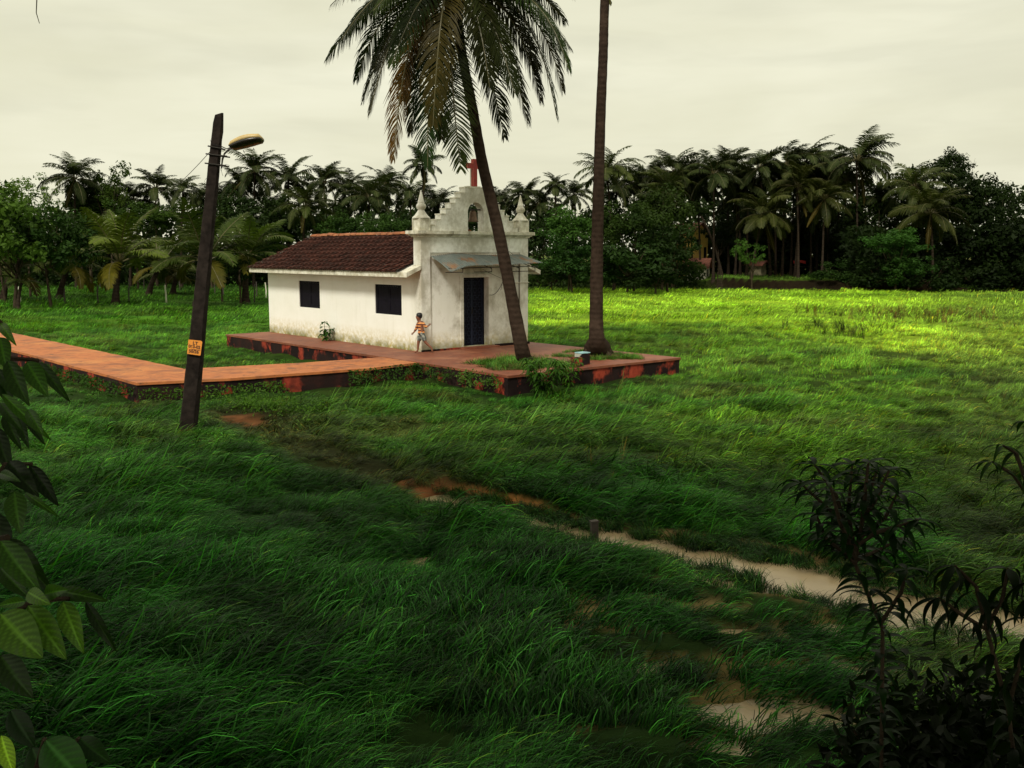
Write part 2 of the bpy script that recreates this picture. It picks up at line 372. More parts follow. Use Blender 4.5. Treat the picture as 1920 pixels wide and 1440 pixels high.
def grass_colour(x, y):
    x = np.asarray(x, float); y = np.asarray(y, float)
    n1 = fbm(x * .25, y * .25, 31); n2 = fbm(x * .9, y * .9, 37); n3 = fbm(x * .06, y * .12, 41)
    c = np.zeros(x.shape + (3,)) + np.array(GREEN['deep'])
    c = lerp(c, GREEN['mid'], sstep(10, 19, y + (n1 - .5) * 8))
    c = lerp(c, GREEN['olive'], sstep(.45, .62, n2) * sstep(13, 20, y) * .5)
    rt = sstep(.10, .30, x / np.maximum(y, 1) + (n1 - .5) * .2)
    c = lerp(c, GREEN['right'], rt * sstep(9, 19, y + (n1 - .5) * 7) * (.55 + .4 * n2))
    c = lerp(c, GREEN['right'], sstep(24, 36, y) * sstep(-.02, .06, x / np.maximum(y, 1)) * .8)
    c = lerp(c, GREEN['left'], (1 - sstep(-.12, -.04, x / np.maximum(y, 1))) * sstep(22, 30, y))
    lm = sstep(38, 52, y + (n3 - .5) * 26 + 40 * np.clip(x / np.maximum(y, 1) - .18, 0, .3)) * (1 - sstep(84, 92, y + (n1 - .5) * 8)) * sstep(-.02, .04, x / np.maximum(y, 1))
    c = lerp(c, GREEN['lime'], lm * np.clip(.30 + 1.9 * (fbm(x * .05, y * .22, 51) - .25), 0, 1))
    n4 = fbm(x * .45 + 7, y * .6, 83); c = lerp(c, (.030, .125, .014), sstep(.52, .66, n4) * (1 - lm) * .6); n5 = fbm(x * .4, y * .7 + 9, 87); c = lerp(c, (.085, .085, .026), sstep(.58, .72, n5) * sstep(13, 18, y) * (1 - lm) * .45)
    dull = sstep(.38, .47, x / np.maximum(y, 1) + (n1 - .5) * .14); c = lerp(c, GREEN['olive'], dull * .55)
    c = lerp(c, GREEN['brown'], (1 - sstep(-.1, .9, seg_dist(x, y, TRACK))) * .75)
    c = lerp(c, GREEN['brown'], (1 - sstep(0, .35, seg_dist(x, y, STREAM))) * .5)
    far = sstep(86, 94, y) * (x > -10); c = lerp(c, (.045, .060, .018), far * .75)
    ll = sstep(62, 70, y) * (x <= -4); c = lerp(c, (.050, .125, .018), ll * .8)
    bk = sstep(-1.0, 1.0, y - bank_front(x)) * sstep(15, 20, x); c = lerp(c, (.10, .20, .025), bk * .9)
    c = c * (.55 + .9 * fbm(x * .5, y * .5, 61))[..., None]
    return c
def soil_colour(x, y, z):
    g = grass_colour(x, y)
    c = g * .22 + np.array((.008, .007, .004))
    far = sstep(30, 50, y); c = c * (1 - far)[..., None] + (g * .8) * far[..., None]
    sd = seg_dist(x, y, STREAM); mud = 1 - sstep(0, .30, sd); red = mud * (1 - sstep(.2, 1.1, x))
    c = lerp(c, (.20, .135, .068), mud); c = lerp(c, (.40, .15, .05), red)
    wet = sstep(.0, .05, -z) * sstep(0, .8, x) * (y < 10.5); c = lerp(c, (.20, .15, .065), wet)
    td = 1 - sstep(-.1, .25, seg_dist(x, y, TRACK)); c = lerp(c, (.15, .062, .028), td * np.maximum(y > 19.2, (y < 15) * 1.0) * np.maximum(vnoise(x * 1.2, y * 1.2, 71) > .40, y < 14.6))
    bf = sstep(-.8, -.2, y - bank_front(x)) * (1 - sstep(1.5, 2.3, y - bank_front(x))) * sstep(15, 20, x); c = lerp(c, (.014, .010, .006), bf)
    bt = sstep(2.5, 5, y - bank_front(x)) * sstep(14, 22, x); c = lerp(c, (.09, .07, .035), bt * .7)
    return c
def axis(*segs):
    out = []
    for a, b, st in segs: out += list(np.arange(a, b, st))
    return np.array(out + [segs[-1][1]])
gx = axis((-900, -200, 50), (-200, -60, 8), (-60, -20, 1.6), (-20, -4, .4), (-4, 7, .12), (7, 16, .3), (16, 60, .6), (60, 200, 8), (200, 900, 50))
gy = axis((-60, -4, 4), (-4, 5, .5), (5, 15, .12), (15, 34, .35), (34, 60, 1), (60, 84, 1.2), (84, 100, .35), (100, 110, 1.2), (110, 200, 5), (200, 1400, 60))
GX, GY = np.meshgrid(gx, gy); GZ = terrain(GX, GY)
nx, ny = len(gx), len(gy)
V = np.stack([GX, GY, GZ], -1).reshape(-1, 3)
i0 = (np.arange(ny - 1)[:, None] * nx + np.arange(nx - 1)[None]).ravel()
Fq = np.stack([i0, i0 + 1, i0 + nx + 1, i0 + nx], -1)
me = mesh_of('ground', V, Fq, [M['soil']], True)
ca = me.color_attributes.new('soil', 'FLOAT_COLOR', 'POINT')
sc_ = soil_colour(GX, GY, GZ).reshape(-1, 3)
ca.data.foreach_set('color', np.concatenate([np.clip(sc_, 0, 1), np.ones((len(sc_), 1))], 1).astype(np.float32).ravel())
tag(link('ground', me), kind='structure')
tag(MB().add([(-2, 5, -.075), (16, -1, -.075), (16, 9, -.075), (3, 15, -.075), (-2, 15, -.075)], [(0, 1, 2, 3, 4)]).build('stream_water', M['water']), kind='structure')

# ------------------------------------------------------------------ raised walk and platform
PZ0 = .45
CH_O, CH_R = (-2.69, 29.27, PZ0), .708            # the chapel's own frame: x along the front, y back along its side
def C2W(x, y, z=0): return Vector((CH_O[0] + x * cos(CH_R) - y * sin(CH_R), CH_O[1] + x * sin(CH_R) + y * cos(CH_R), CH_O[2] + z))
def slab(name, poly, top_mat, zt, jitter=0, seed=1):
    """a raised slab: top sheet, slightly overhanging coping and stained side walls"""
    rr = random.Random(seed); P = []
    for a, b in zip(poly, poly[1:] + poly[:1]):
        n = max(1, int((Vector(b) - Vector(a)).length / .45))
        for k in range(n):
            p = Vector(a).lerp(Vector(b), k / n); P.append((p.x + rr.uniform(-1, 1) * jitter, p.y + rr.uniform(-1, 1) * jitter))
    m = MB(); n = len(P); c = (sum(p[0] for p in P) / n, sum(p[1] for p in P) / n)
    def shrink(p, d):
        v = Vector((p[0] - c[0], p[1] - c[1])); L = v.length; return (p[0] - v.x / L * d, p[1] - v.y / L * d)
    m.add([(p[0], p[1], zt) for p in P], [tuple(range(n))], 0)
    base = len(m.v)
    rings = [(0, zt), (0, zt - .06), (.035, zt - .065), (.05, -.25)]
    for d, zz in rings: m.v.extend([(*shrink(p, d), zz) for p in P])
    for r in range(len(rings) - 1):
        for k in range(n):
            k2 = (k + 1) % n; m.f.append((base + r*n + k, base + (r+1)*n + k, base + (r+1)*n + k2, base + r*n + k2)); m.m.append(0 if r == 0 else 1)
    return tag(m.build(name, [top_mat, M['plinth']]), kind='structure')
def c2(x, y): p = C2W(x, y); return (p.x, p.y)
slab('chapel_platform', [c2(-1.75, -6.05), c2(4.62, -6.05), c2(4.62, 10.1), c2(-1.7, 9.75), c2(-1.65, 0)], M['court'], PZ0, .015, 3)
slab('raised_walkway', [(-8.55, 22.32), (-6.67, 23.12), (-3.65, 25.20), c2(-1.73, -2.2), c2(-1.68, -.45), (-5.74, 26.38), (-8.38, 25.03), (-18.81, 36.76), (-25.2, 43.9), (-24.2, 40.1), (-16.1, 30.9), (-11.68, 25.87)], M['walk'], PZ0 - .006, .02, 4)

# ------------------------------------------------------------------ chapel
chapel = empty('chapel', CH_O, CH_R)
tag(chapel, 'small whitewashed chapel with stepped bell gable and brown tiled roof on the red platform', 'chapel')
CW, CL, WT, BLK = 4.2, 9.75, 2.46, .36
def wall_cells(x0, x1, z0, z1, holes, y0, y1, swap=False):
    """a wall in the x-z plane with rectangular openings, thickness y0..y1; swap puts it in the y-z plane"""
    xs = sorted({x0, x1, *[h[0] for h in holes], *[h[1] for h in holes]}); zs = sorted({z0, z1, *[h[2] for h in holes], *[h[3] for h in holes]})
    solid = lambda i, k: 0 <= i < len(xs) - 1 and 0 <= k < len(zs) - 1 and not any(h[0] <= (xs[i] + xs[i+1]) / 2 <= h[1] and h[2] <= (zs[k] + zs[k+1]) / 2 <= h[3] for h in holes)
    m = MB(); q = lambda x, y, zz: (y, x, zz) if swap else (x, y, zz)
    for i in range(len(xs) - 1):
        for k in range(len(zs) - 1):
            if not solid(i, k): continue
            a, b, c, d = xs[i], xs[i+1], zs[k], zs[k+1]
            for y in (y0, y1): m.add([q(a, y, c), q(b, y, c), q(b, y, d), q(a, y, d)], [(0, 1, 2, 3)])
            if not solid(i-1, k): m.add([q(a, y0, c), q(a, y1, c), q(a, y1, d), q(a, y0, d)], [(0, 1, 2, 3)])
            if not solid(i+1, k): m.add([q(b, y0, c), q(b, y1, c), q(b, y1, d), q(b, y0, d)], [(0, 1, 2, 3)])
            if not solid(i, k-1): m.add([q(a, y0, c), q(b, y0, c), q(b, y1, c), q(a, y1, c)], [(0, 1, 2, 3)])
            if not solid(i, k+1): m.add([q(a, y0, d), q(b, y0, d), q(b, y1, d), q(a, y1, d)], [(0, 1, 2, 3)])
    me_bm = bmesh.new(); me0 = mesh_of('t', m.v, m.f, (), False, m.m); me_bm.from_mesh(me0)
    bmesh.ops.remove_doubles(me_bm, verts=me_bm.verts[:], dist=1e-4); bmesh.ops.recalc_face_normals(me_bm, faces=me_bm.faces)
    return me_bm
def wall_obj(name, bmx, mat_, parent):
    me = bpy.data.meshes.new(name); bmx.to_mesh(me); bmx.free(); me.materials.append(mat_); return link(name, me, parent)
WIN = [(1.04, 2.52, 1.03, 1.95), (5.98, 7.42, 1.03, 1.95)]
sw = wall_obj('side_wall', wall_cells(BLK + .004, CL, -.05, WT - .02, WIN, .012, .25, True), M['wall'], chapel)
wall_obj('far_side_wall', wall_cells(BLK + .004, CL, -.05, WT - .02, WIN, CW - .25, CW - .012, True), M['wall'], chapel)
g = MB().prism([(.25, -.05), (CW - .25, -.05), (CW - .25, 2.44), (CW / 2, 3.34), (.25, 2.44)], CL - .24, CL - .004, 1); g.build('back_gable', M['wall'], chapel)
for wa in WIN:
    a, b, c, d = wa
    wn = MB(); t = .055
    wn.box((.04, a, c), (.10, a + t, d)).box((.04, b - t, c), (.10, b, d)).box((.04, a + t, c), (.10, b - t, c + t)).box((.04, a + t, d - t), (.10, b - t, d))
    wo_ = wn.build('window', M['shutter'], chapel)
    mid = (a + b) / 2
    for s0, s1 in ((a + t + .004, mid - .006), (mid + .006, b - t - .004)):
        sh = MB(); sh.box((.058, s0, c + t + .004), (.082, s1, d - t - .004))
        sh.box((.044, s0, c + t + .004), (.056, s0 + .06, d - t - .004)).box((.044, s1 - .06, c + t + .004), (.056, s1, d - t - .004))
        for zz in (c + t + .004, (c + d) / 2 - .03, d - t - .068): sh.box((.046, s0 + .062, zz), (.056, s1 - .062, zz + .06))
        sh.build('shutter', M['shutter'], wo_)
# front block
DOOR = (1.59, 2.57, .05, 2.17)
fr = wall_obj('front_wall', wall_cells(0, CW, -.05, 3.39, [(DOOR[0], DOOR[1], DOOR[2], DOOR[3])], .03, BLK), M['wall'], chapel)
for x0, x1 in ((-.004, .335), (3.87, CW + .004)):
    MB().box((x0, -.02, -.05), (x1, .028, 3.385)).build('pilaster', M['wall'], chapel, bevel=.006)
MB().box((.338, -.016, 2.93), (3.866, .028, 3.385)).build('frieze', M['wall'], chapel, bevel=.006)
df = MB(); df.box((1.46, -.012, .052), (1.588, .028, 2.28)).box((2.573, -.012, .052), (2.70, .028, 2.28)).box((1.588, -.012, 2.172), (2.573, .028, 2.28))
df.build('door_surround', M['wall'], chapel, bevel=.005)
MB().box((1.35, -.28, -.004), (2.80, .26, .048)).build('door_step', M['court'], chapel, bevel=.01)
MB().box((2.81, -.07, -.004), (4.24, -.022, .07)).build('dark_base_strip', M['plinth'], chapel); MB().box((-.03, -.07, -.004), (1.34, -.022, .05)).build('dark_base_strip', M['plinth'], chapel)  # dark strips at the wall foot stand in for its black shadow line
dr = MB(); dr.box((1.592, .215, .052), (1.64, .262, 2.168)).box((2.52, .215, .052), (2.568, .262, 2.168)).box((1.64, .215, 2.12), (2.52, .262, 2.168))
door = dr.build('door', M['navy'], chapel)
for a, b in ((1.643, 2.077), (2.083, 2.517)):
    lf = MB(); lf.box((a, .245, .056), (b, .262, 2.116)); leaf_o = lf.build('door_leaf', M['navy'], door)
    gr = MB(); ww = .014; cols = 2; rows = 9; cwid = (b - a - .04) / cols; rh = 2.0 / rows
    gr.box((a, .226, .056), (a + .03, .243, 2.116)).box((b - .03, .226, .056), (b, .243, 2.116))
    for i in range(cols):
        for k in range(rows):
            x0 = a + .02 + i * cwid; z0 = .09 + k * rh; px = .045; pz = .05
            for s in (0, 1):                                   # nested squares joined by short ties
                gr.box((x0 + px, .228, z0 + pz + s * (rh - 2 * pz)), (x0 + cwid - px, .242, z0 + pz + s * (rh - 2 * pz) + ww))
                gr.box((x0 + px + s * (cwid - 2 * px), .229, z0 + pz), (x0 + px + s * (cwid - 2 * px) + ww, .241, z0 + rh - pz + ww))
            gr.box((x0 + cwid / 2, .227, z0 + rh - pz), (x0 + cwid / 2 + ww, .240, z0 + rh + pz)); gr.box((x0 + cwid - px, .227, z0 + rh / 2), (x0 + cwid + px * .5, .240, z0 + rh / 2 + ww))
    gr.build('door_grille', M['navybar'], door)
MB().tube([(2.06, .20, 1.05), (2.06, .18, 1.09), (2.06, .18, 1.2), (2.06, .20, 1.24)], .012, 6).build('door_handle', M['iron'], door)
# cornice, gable, pinnacles
cn = MB(); prof = [(-.055, 3.40), (-.055, 3.43), (-.10, 3.45), (-.10, 3.47), (-.15, 3.50), (-.15, 3.585)]
for (o0, z0), (o1, z1) in zip(prof[0::2], prof[1::2]): cn.box((o0 - .12, o0, z0), (CW - o0 + .12, BLK - o0 * .8, z1))
cn = MB(); cn.box((-.06, -.05, 3.388), (CW + .06, BLK + .05, 3.43)).box((-.12, -.09, 3.433), (CW + .12, BLK + .09, 3.47)).box((-.19, -.15, 3.473), (CW + .19, BLK + .14, 3.575))
cn.build('cornice', M['grime'], chapel, bevel=.012)
gc, hh, GT = CW / 2, .30, 3.58
gy0, gy1 = .015, .315
ax, ah, asp = .31, .56, .31
pts = [(gc - 1.70, GT)]
pts += [(gc - ax, GT), (gc - ax, GT + ah)] + [(gc - ax * cos(pi * k / 14), GT + ah + asp * sin(pi * k / 14)) for k in range(1, 14)] + [(gc + ax, GT + ah), (gc + ax, GT), (gc + 1.70, GT)]
step_h, step_w = 1.32 / 8, .184
st = []
for k in range(8):
    xw = .41 + (7 - k) * step_w; zt_ = GT + (k + 1) * step_h; st += [(gc + xw, zt_ - step_h if k else GT + .001), (gc + xw, zt_)]
st = st[1:] if False else st
pts = pts[:-1] + [(gc + .41 + 7 * step_w, GT)] + st[1:] ; left = [(2 * gc - x, zz) for x, zz in st[1:]][::-1]
pts = [(gc - .41 - 7 * step_w, GT)] + pts[1:] + left
gm = MB(); gm.prism(pts, gy0, gy1, 1); gm.build('bell_gable', M['wall'], chapel, bevel=.008)
for k in range(8):     # cap stones of the steps, a little proud
    xw = .41 + (7 - k) * step_w; zt_ = GT + (k + 1) * step_h
    if k == 7: MB().box((gc - xw - .008, gy0 - .01, zt_ - .03), (gc + xw + .008, gy1 + .01, zt_ + .014)).build('gable_cap', M['grime'], chapel, bevel=.005)
    else:
        for s in (-1, 1):
            xa, xb = sorted((gc + s * (xw - step_w + .003), gc + s * (xw + .008)))
            MB().box((xa, gy0 - .01, zt_ - .03), (xb, gy1 + .01, zt_ + .014)).build('gable_cap', M['grime'], chapel, bevel=.005)
bell = MB().lathe([(.02, .34), (.07, .33), (.105, .27), (.115, .16), (.14, .05), (.175, .0), (.165, -.01), (.10, .05), (.09, .2), (.02, .28)], (gc, .165, GT + .30), 18)
bell.build('bell', M['bronze'], chapel, True)
MB().tube([(gc - ax - .03, .165, GT + .66), (gc + ax + .03, .165, GT + .66)], .022, 8).tube([(gc, .165, GT + .66), (gc, .165, GT + .62)], .03, 6).build('bell_bar', M['iron'], chapel)
def pinnacle(cx):
    m = MB(); m.box((cx - .20, -.03, 3.578), (cx + .20, .37, 3.93)); m.build('pinnacle_pedestal', M['grime'], chapel, bevel=.02)
    prof = [(.275, 3.932), (.27, 3.96), (.20, 4.02), (.14, 4.10), (.10, 4.16), (.095, 4.19), (.125, 4.21), (.145, 4.26), (.15, 4.30), (.125, 4.35), (.095, 4.375), (.105, 4.385), (.075, 4.50), (.045, 4.62), (.012, 4.75)]
    m = MB().lathe([(r, zz) for r, zz in prof], (cx, .17, 0), 8, a0=pi / 8); m.build('pinnacle', M['grime'] if cx > 2 else M['wall'], chapel)
pinnacle(.16); pinnacle(CW - .16)
# cross
cx = gc + .03; cz = GT + 1.335
MB().box((cx - .06, .20, cz), (cx + .06, .26, cz + .62)).box((cx - .26, .10, cz - .002), (cx + .26, .29, cz + .03)).build('cross_post', M['wall'], chapel)
cr = MB(); cr.box((cx - .075, .09, cz + .031), (cx + .075, .17, cz + .84)); cr.box((cx - .29, .092, cz + .56), (cx - .077, .168, cz + .71)); cr.box((cx + .077, .092, cz + .56), (cx + .29, .168, cz + .71))
cross = cr.build('cross', M['red'], chapel)
ed = MB(); r_ = .010
outl = [(-.075, .031), (.075, .031), (.075, .56), (.29, .56), (.29, .71), (.077, .71), (.077, .84), (-.077, .84), (-.077, .71), (-.29, .71), (-.29, .56), (-.075, .56), (-.075, .031)]
for yy in (.085, .175): ed.tube([(cx + a, yy, cz + b) for a, b in outl], r_, 5, cap=False)
ed.build('cross_edging', M['redlight'], cross)
# awning
def awning():
    nxx, nyy = 220, 10; V = []; x0, x1 = .34, 3.90
    for j in range(nyy + 1):
        v = j / nyy
        for i in range(nxx + 1):
            t = i / nxx; x = x0 + (x1 - x0) * t + .07 * v * t
            zt_ = 2.82 + .07 * math.exp(-((t - .26) / .18) ** 2) + .05 * t
            drop = .25 + .10 * math.exp(-(t / .12) ** 2) + .09 * math.exp(-((t - .30) / .1) ** 2) * .3
            z = zt_ - drop * v - .10 * v * v * (1 - t) + .013 * sin(t * 2 * pi * 46)
            V.append((x, -.02 - .97 * v, z))
    F_ = [(j*(nxx+1)+i, j*(nxx+1)+i+1, (j+1)*(nxx+1)+i+1, (j+1)*(nxx+1)+i) for j in range(nyy) for i in range(nxx)]
    me = mesh_of('awning_sheet', V, F_, [M['tin']], True); o = link('awning', me, chapel)
    md = o.modifiers.new('s', 'SOLIDIFY'); md.thickness = .003
    br = MB()
    for x in (.9, 2.0, 3.1, 3.75):
        br.tube([(x, .0, 2.66), (x, -.86, 2.46)], .013, 5).tube([(x, -.86, 2.46), (x, -.86, 2.36), (x, -.02, 2.34)], .012, 5)
    br.tube([(.4, -.84, 2.475), (3.9, -.84, 2.515)], .014, 5)
    br.build('awning_bracket', M['iron'], o)
awning()
# pipes and cables on the front
MB().tube([(3.55, -.04, 1.98), (4.22, -.045, 1.98)], .016, 6).build('conduit', M['pipe'], chapel)
MB().tube([(3.80, -.045, 2.62), (3.80, -.045, .55)], .014, 6).build('down_pipe', M['iron'], chapel)
def sag(a, b, d, n=10): return [tuple(Vector(a).lerp(Vector(b), k / n) - Vector((0, 0, 4 * d * (k / n) * (1 - k / n)))) for k in range(n + 1)]
MB().tube(sag((2.46, -.02, 3.60), (3.35, -.3, 2.86), .03), .006, 4).build('bell_rope', M['black'], chapel)
MB().tube(sag((2.60, -.03, 1.62), (3.30, -.05, 2.4), .24), .009, 4).tube(sag((2.3, -.05, 2.42), (3.55, -.05, 1.99), .03), .007, 4).tube(sag((3.2, -.05, 2.35), (3.05, -.03, 1.75), -.02), .006, 4).build('cable', M['black'], chapel)
# roof
RX0, RZ0, RXr, RZr = -.52, 2.36, CW / 2, 3.50     # eave line and ridge line of the near slope
SL = Vector((RXr - RX0, 0, RZr - RZ0)); slen = SL.length; su = SL.normalized(); sn = Vector((-su.z, 0, su.x))
rb = MB()
for s in (1, -1):
    X = lambda x: x if s == 1 else CW - x
    rb.prism([(X(RX0), RZ0 - .13), (X(RX0), RZ0 - .012), (X(RXr - .003), RZr - .014), (X(RXr - .003), RZr - .10)], BLK + .002, CL + .36, 1)
roof = rb.build('roof', M['wall'], chapel)
for s in (1, -1):
    X = lambda x: x if s == 1 else CW - x
    m = MB(); m.prism([(X(RX0), RZ0 - .13), (X(RX0), RZ0 - .0), (X(-.006), RZ0 + .21), (X(-.006), RZ0 + .09)], -.05, BLK - .002, 1)
    m.build('eave_slab', M['grime'], roof)
fb = MB().box((RX0 - .022, -.06, RZ0 - .145), (RX0 - .003, CL + .37, RZ0 + .0)); fb.build('fascia', M['grime'], roof)
TL, TW = slen / 9, .30
tm = MB(); n = 8                                  # a clay tile: shallow roll along both sides of a flat pan
for yy in (0, 1):
    for i in range(n + 1):
        t = i / n; zz =   .040 * (math.exp(-((t - .06) / .10) ** 2) + .6 * math.exp(-((t - .62) / .10) ** 2)); tm.v.append((-.035 + yy * (TL + .035), t * (TW + .01), zz + .006 + (.066 if yy == 0 else 0)))
for i in range(n): tm.f.append((i, i + 1, n + 2 + i, n + 1 + i)); tm.m.append(0)
b0 = len(tm.v)
for i in range(n + 1): v = tm.v[i]; tm.v.append((v[0], v[1], v[2] - .060))
for i in range(n): tm.f.append((b0 + i, b0 + i + 1, i + 1, i)); tm.m.append(0)
tile_me = tm.mesh('roof_tile', M['tile'], False)
R_near = Matrix(((su.x, 0, sn.x), (0, 1, 0), (su.z, 0, sn.z)))
ncol = 33; tw = (CL + .34 - BLK) / ncol; rr = random.Random(5)
for r in range(9):
    for c in range(ncol):
        p = Vector((RX0 - .04, 0, RZ0)) + su * (r * TL) + sn * .004
        o = link('roof_tile', tile_me, roof, (p.x, BLK + c * tw + (.0 if r % 2 else .004), p.z + rr.uniform(-.004, .012)))
        o.rotation_euler = (Matrix.Rotation(rr.gauss(0, .022), 3, 'Z') @ R_near @ Matrix.Rotation(rr.gauss(0, .012), 3, 'X')).to_euler()
ft = MB()                                         # far slope, joined
for r in range(9):
    for c in range(ncol):
        for f_ in range(n):
            vs = [tm.v[f_], tm.v[f_ + 1], tm.v[n + 2 + f_], tm.v[n + 1 + f_]]
            ft.add([(CW - (RX0 - .04 + su.x * (r * TL + v[0]) + sn.x * v[2]), BLK + c * tw + v[1], RZ0 + su.z * (r * TL + v[0]) + sn.z * v[2] + .004) for v in vs], [(0, 1, 2, 3)])
tag(ft.build('far_slope_tiles', M['tile'], roof), kind='stuff')
rt = MB(); nn = 6
for e in (0, 1):
    for i in range(nn + 1):
        a = pi * i / nn; r0 = .13 - .022 * e; rt.v.append((-r0 * cos(a) * 1.15, e * .46, r0 * sin(a) * .75))
for i in range(nn): rt.f.append((i, i + 1, nn + 2 + i, nn + 1 + i)); rt.m.append(0)
b0 = len(rt.v)
for i in range(nn + 1): v = rt.v[i]; rt.v.append((v[0] * .82, v[1], v[2] * .82 - .004))
for i in range(nn): rt.f.append((b0 + i + 1, b0 + i, i, i + 1)); rt.m.append(0)
ridge_me = rt.mesh('ridge_tile', M['ridge'])
k = 0; y = BLK + .02
while y < CL + .1:
    link('ridge_tile', ridge_me, roof, (CW / 2, y, RZr + .035 + rr.uniform(-.006, .01)), (rr.gauss(.03, .02), 0, rr.gauss(0, .03))); y += .40; k += 1
rake = MB().box((RX0, CL + .335, 0), (0, 0, 0)) if False else MB()
for s in (1, -1):
    X = lambda x: x if s == 1 else CW - x
    rake.prism([(X(RX0), RZ0 - .12), (X(RX0), RZ0 + .015), (X(RXr - .002), RZr + .02), (X(RXr - .002), RZr - .10)], CL + .362, CL + .385, 1)
rake.build('barge_board', M['grime'], roof)
# ------------------------------------------------------------------ palm fronds
def frond_mesh(name, curve, nleaf, llen, lwid, hang=.5, fwd=.45, seg=1, side_dir=None, rs=None, rach_r=.03, mats=None, ragged=.15, wind=(0, 0, 0), v_up=.25):
    """curve: points along the midrib. Leaflets stand on both sides and bend down with their weight."""
    rs = rs or random.Random(1); P = [Vector(p) for p in curve]; n = len(P)
    L = [0]
    for i in range(1, n): L.append(L[-1] + (P[i] - P[i-1]).length)
    tot = L[-1]
    def at(s):
        s = max(0, min(1, s)) * tot
        for i in range(1, n):
            if L[i] >= s or i == n - 1:
                t = (s - L[i-1]) / max(1e-6, L[i] - L[i-1]); return P[i-1].lerp(P[i], min(1, t)), (P[i] - P[i-1]).normalized()
    hd = Vector((P[-1].x - P[0].x, P[-1].y - P[0].y, 0))
    if side_dir is None: side_dir = Vector((-hd.y, hd.x, 0)).normalized() if hd.length > .05 else Vector((0, 1, 0))
    m = MB(); wv = Vector(wind)
    ts = [i / 10 for i in range(11)]
    m.tube([at(t)[0] for t in ts], [rach_r * (1 - .85 * t) + .003 for t in ts], 5 if seg > 1 else 3, 1, cap=False)
    for side in (-1, 1):
        for i in range(nleaf):
            s = .16 + .84 * (i + rs.uniform(-.3, .3)) / nleaf
            if rs.random() < ragged * .5: continue
            p, T = at(s); S = side_dir * side; S = (S - T * S.dot(T)).normalized()
            Nn = T.cross(S) * side; Nn = Nn if Nn.z > 0 else -Nn
            prof = (sin(pi * min(1, (s - .08) / .95)) ** .55) * (.45 + .55 * (1 - s) ** .4) + .05
            ln = llen * prof * rs.uniform(1 - ragged, 1.06)
            d = (S * 1.0 + T * (fwd + .7 * s ** 3) + Nn * v_up + wv * .6 + Vector((rs.gauss(0, .05), rs.gauss(0, .05), rs.gauss(0, .05)))).normalized()
            g = Vector((0, 0, -1)); w0 = (T - d * T.dot(d)).normalized() * lwid * .5
            q = p.copy(); b = len(m.v); hg = hang * rs.uniform(.7, 1.35)
            for k in range(seg + 1):
                wd = (1.0 if k < seg else .12) * (.7 if k == 0 else 1)
                m.v.append(tuple(q - w0 * wd)); m.v.append(tuple(q + w0 * wd))
                if k < seg:
                    d = (d + (g + wv * .5) * hg * (1.0 / seg) * (1 + .5 * k)).normalized(); q = q + d * ln / seg
                    w0 = (w0 - d * w0.dot(d)); w0 = w0.normalized() * lwid * .5
            for k in range(seg): m.f.append((b+2*k, b+2*k+1, b+2*k+3, b+2*k+2)); m.m.append(0)
    me = mesh_of(name, m.v, m.f, mats or [M['ffrond'], M['rachis']], False, m.m); return me
def arc(elev, droop, length, n=9, az=0, lean=0):
    """midrib that starts at an elevation and bends over by droop (radians)"""
    pts = [Vector((0, 0, 0))]; a = elev
    for i in range(n):
        a = elev - droop * ((i + .5) / n) ** 1.25; pts.append(pts[-1] + Vector((cos(a) * cos(lean * i / n), cos(a) * sin(lean * i / n), sin(a))) * length / n)
    return pts
FR = {}
def far_class(key, elev, droop, hang, wind=(0, 0, 0), nl=42, ll=1.0, lw=.085, variants=3, length=3.6, **kw):
    FR[key] = [frond_mesh('frond', arc(elev + random.uniform(-.1, .1), droop * random.uniform(.85, 1.15), length * random.uniform(.9, 1.08), lean=random.uniform(-.35, .35)),
        nl, ll, lw, hang, .5, 2, rs=random.Random(sum(map(ord, key)) + i), rach_r=.035, wind=wind, **kw) for i in range(variants)]
far_class('up', 1.25, 1.3, .5)
far_class('mid', .75, 1.55, .7)
far_class('flat', .25, 1.45, .9)
far_class('low', -.3, 1.05, 1.0)
far_class('dead', -.9, .6, 1.2, ll=.55)
YF = {}                                            # young palms: long arching fronds from near the ground
for key, el, dr_ in (('yup', 1.3, .9), ('ymid', .95, 1.25), ('ylow', .5, 1.4), ('yold', .15, 1.3)):
    YF[key] = [frond_mesh('frond', arc(el + random.uniform(-.1, .1), dr_ * random.uniform(.85, 1.15), 3.9 * random.uniform(.88, 1.08), lean=random.uniform(-.3, .3)), 46, .95, .085, .5, .6, 2, rs=random.Random(i + 77), rach_r=.045) for i in range(3)]
def trunk_mesh(name, pts, rad, mat_, n=10, wob=.03, rs=None):
    rs = rs or random.Random(3); P = [Vector(p) for p in pts]; out = []; R = []
    N = max(12, int(sum((b - a).length for a, b in zip(P, P[1:])) / .22))
    def cr(i): return P[max(0, min(len(P) - 1, i))]
    for k in range(N + 1):
        t = k / N * (len(P) - 1); i = min(int(t), len(P) - 2); f = t - i
        p0, p1, p2, p3 = cr(i-1), cr(i), cr(i+1), cr(i+2)
        q = .5 * ((2*p1) + (p2-p0)*f + (2*p0-5*p1+4*p2-p3)*f*f + (3*p1-p0-3*p2+p3)*f**3)
        out.append(q); r = rad[i] * (1 - f) + rad[i+1] * f; R.append(r * (1 + (wob if k % 2 else -wob) + rs.uniform(-wob, wob) * .6))
    return MB().tube(out, R, n).mesh(name, mat_, True)
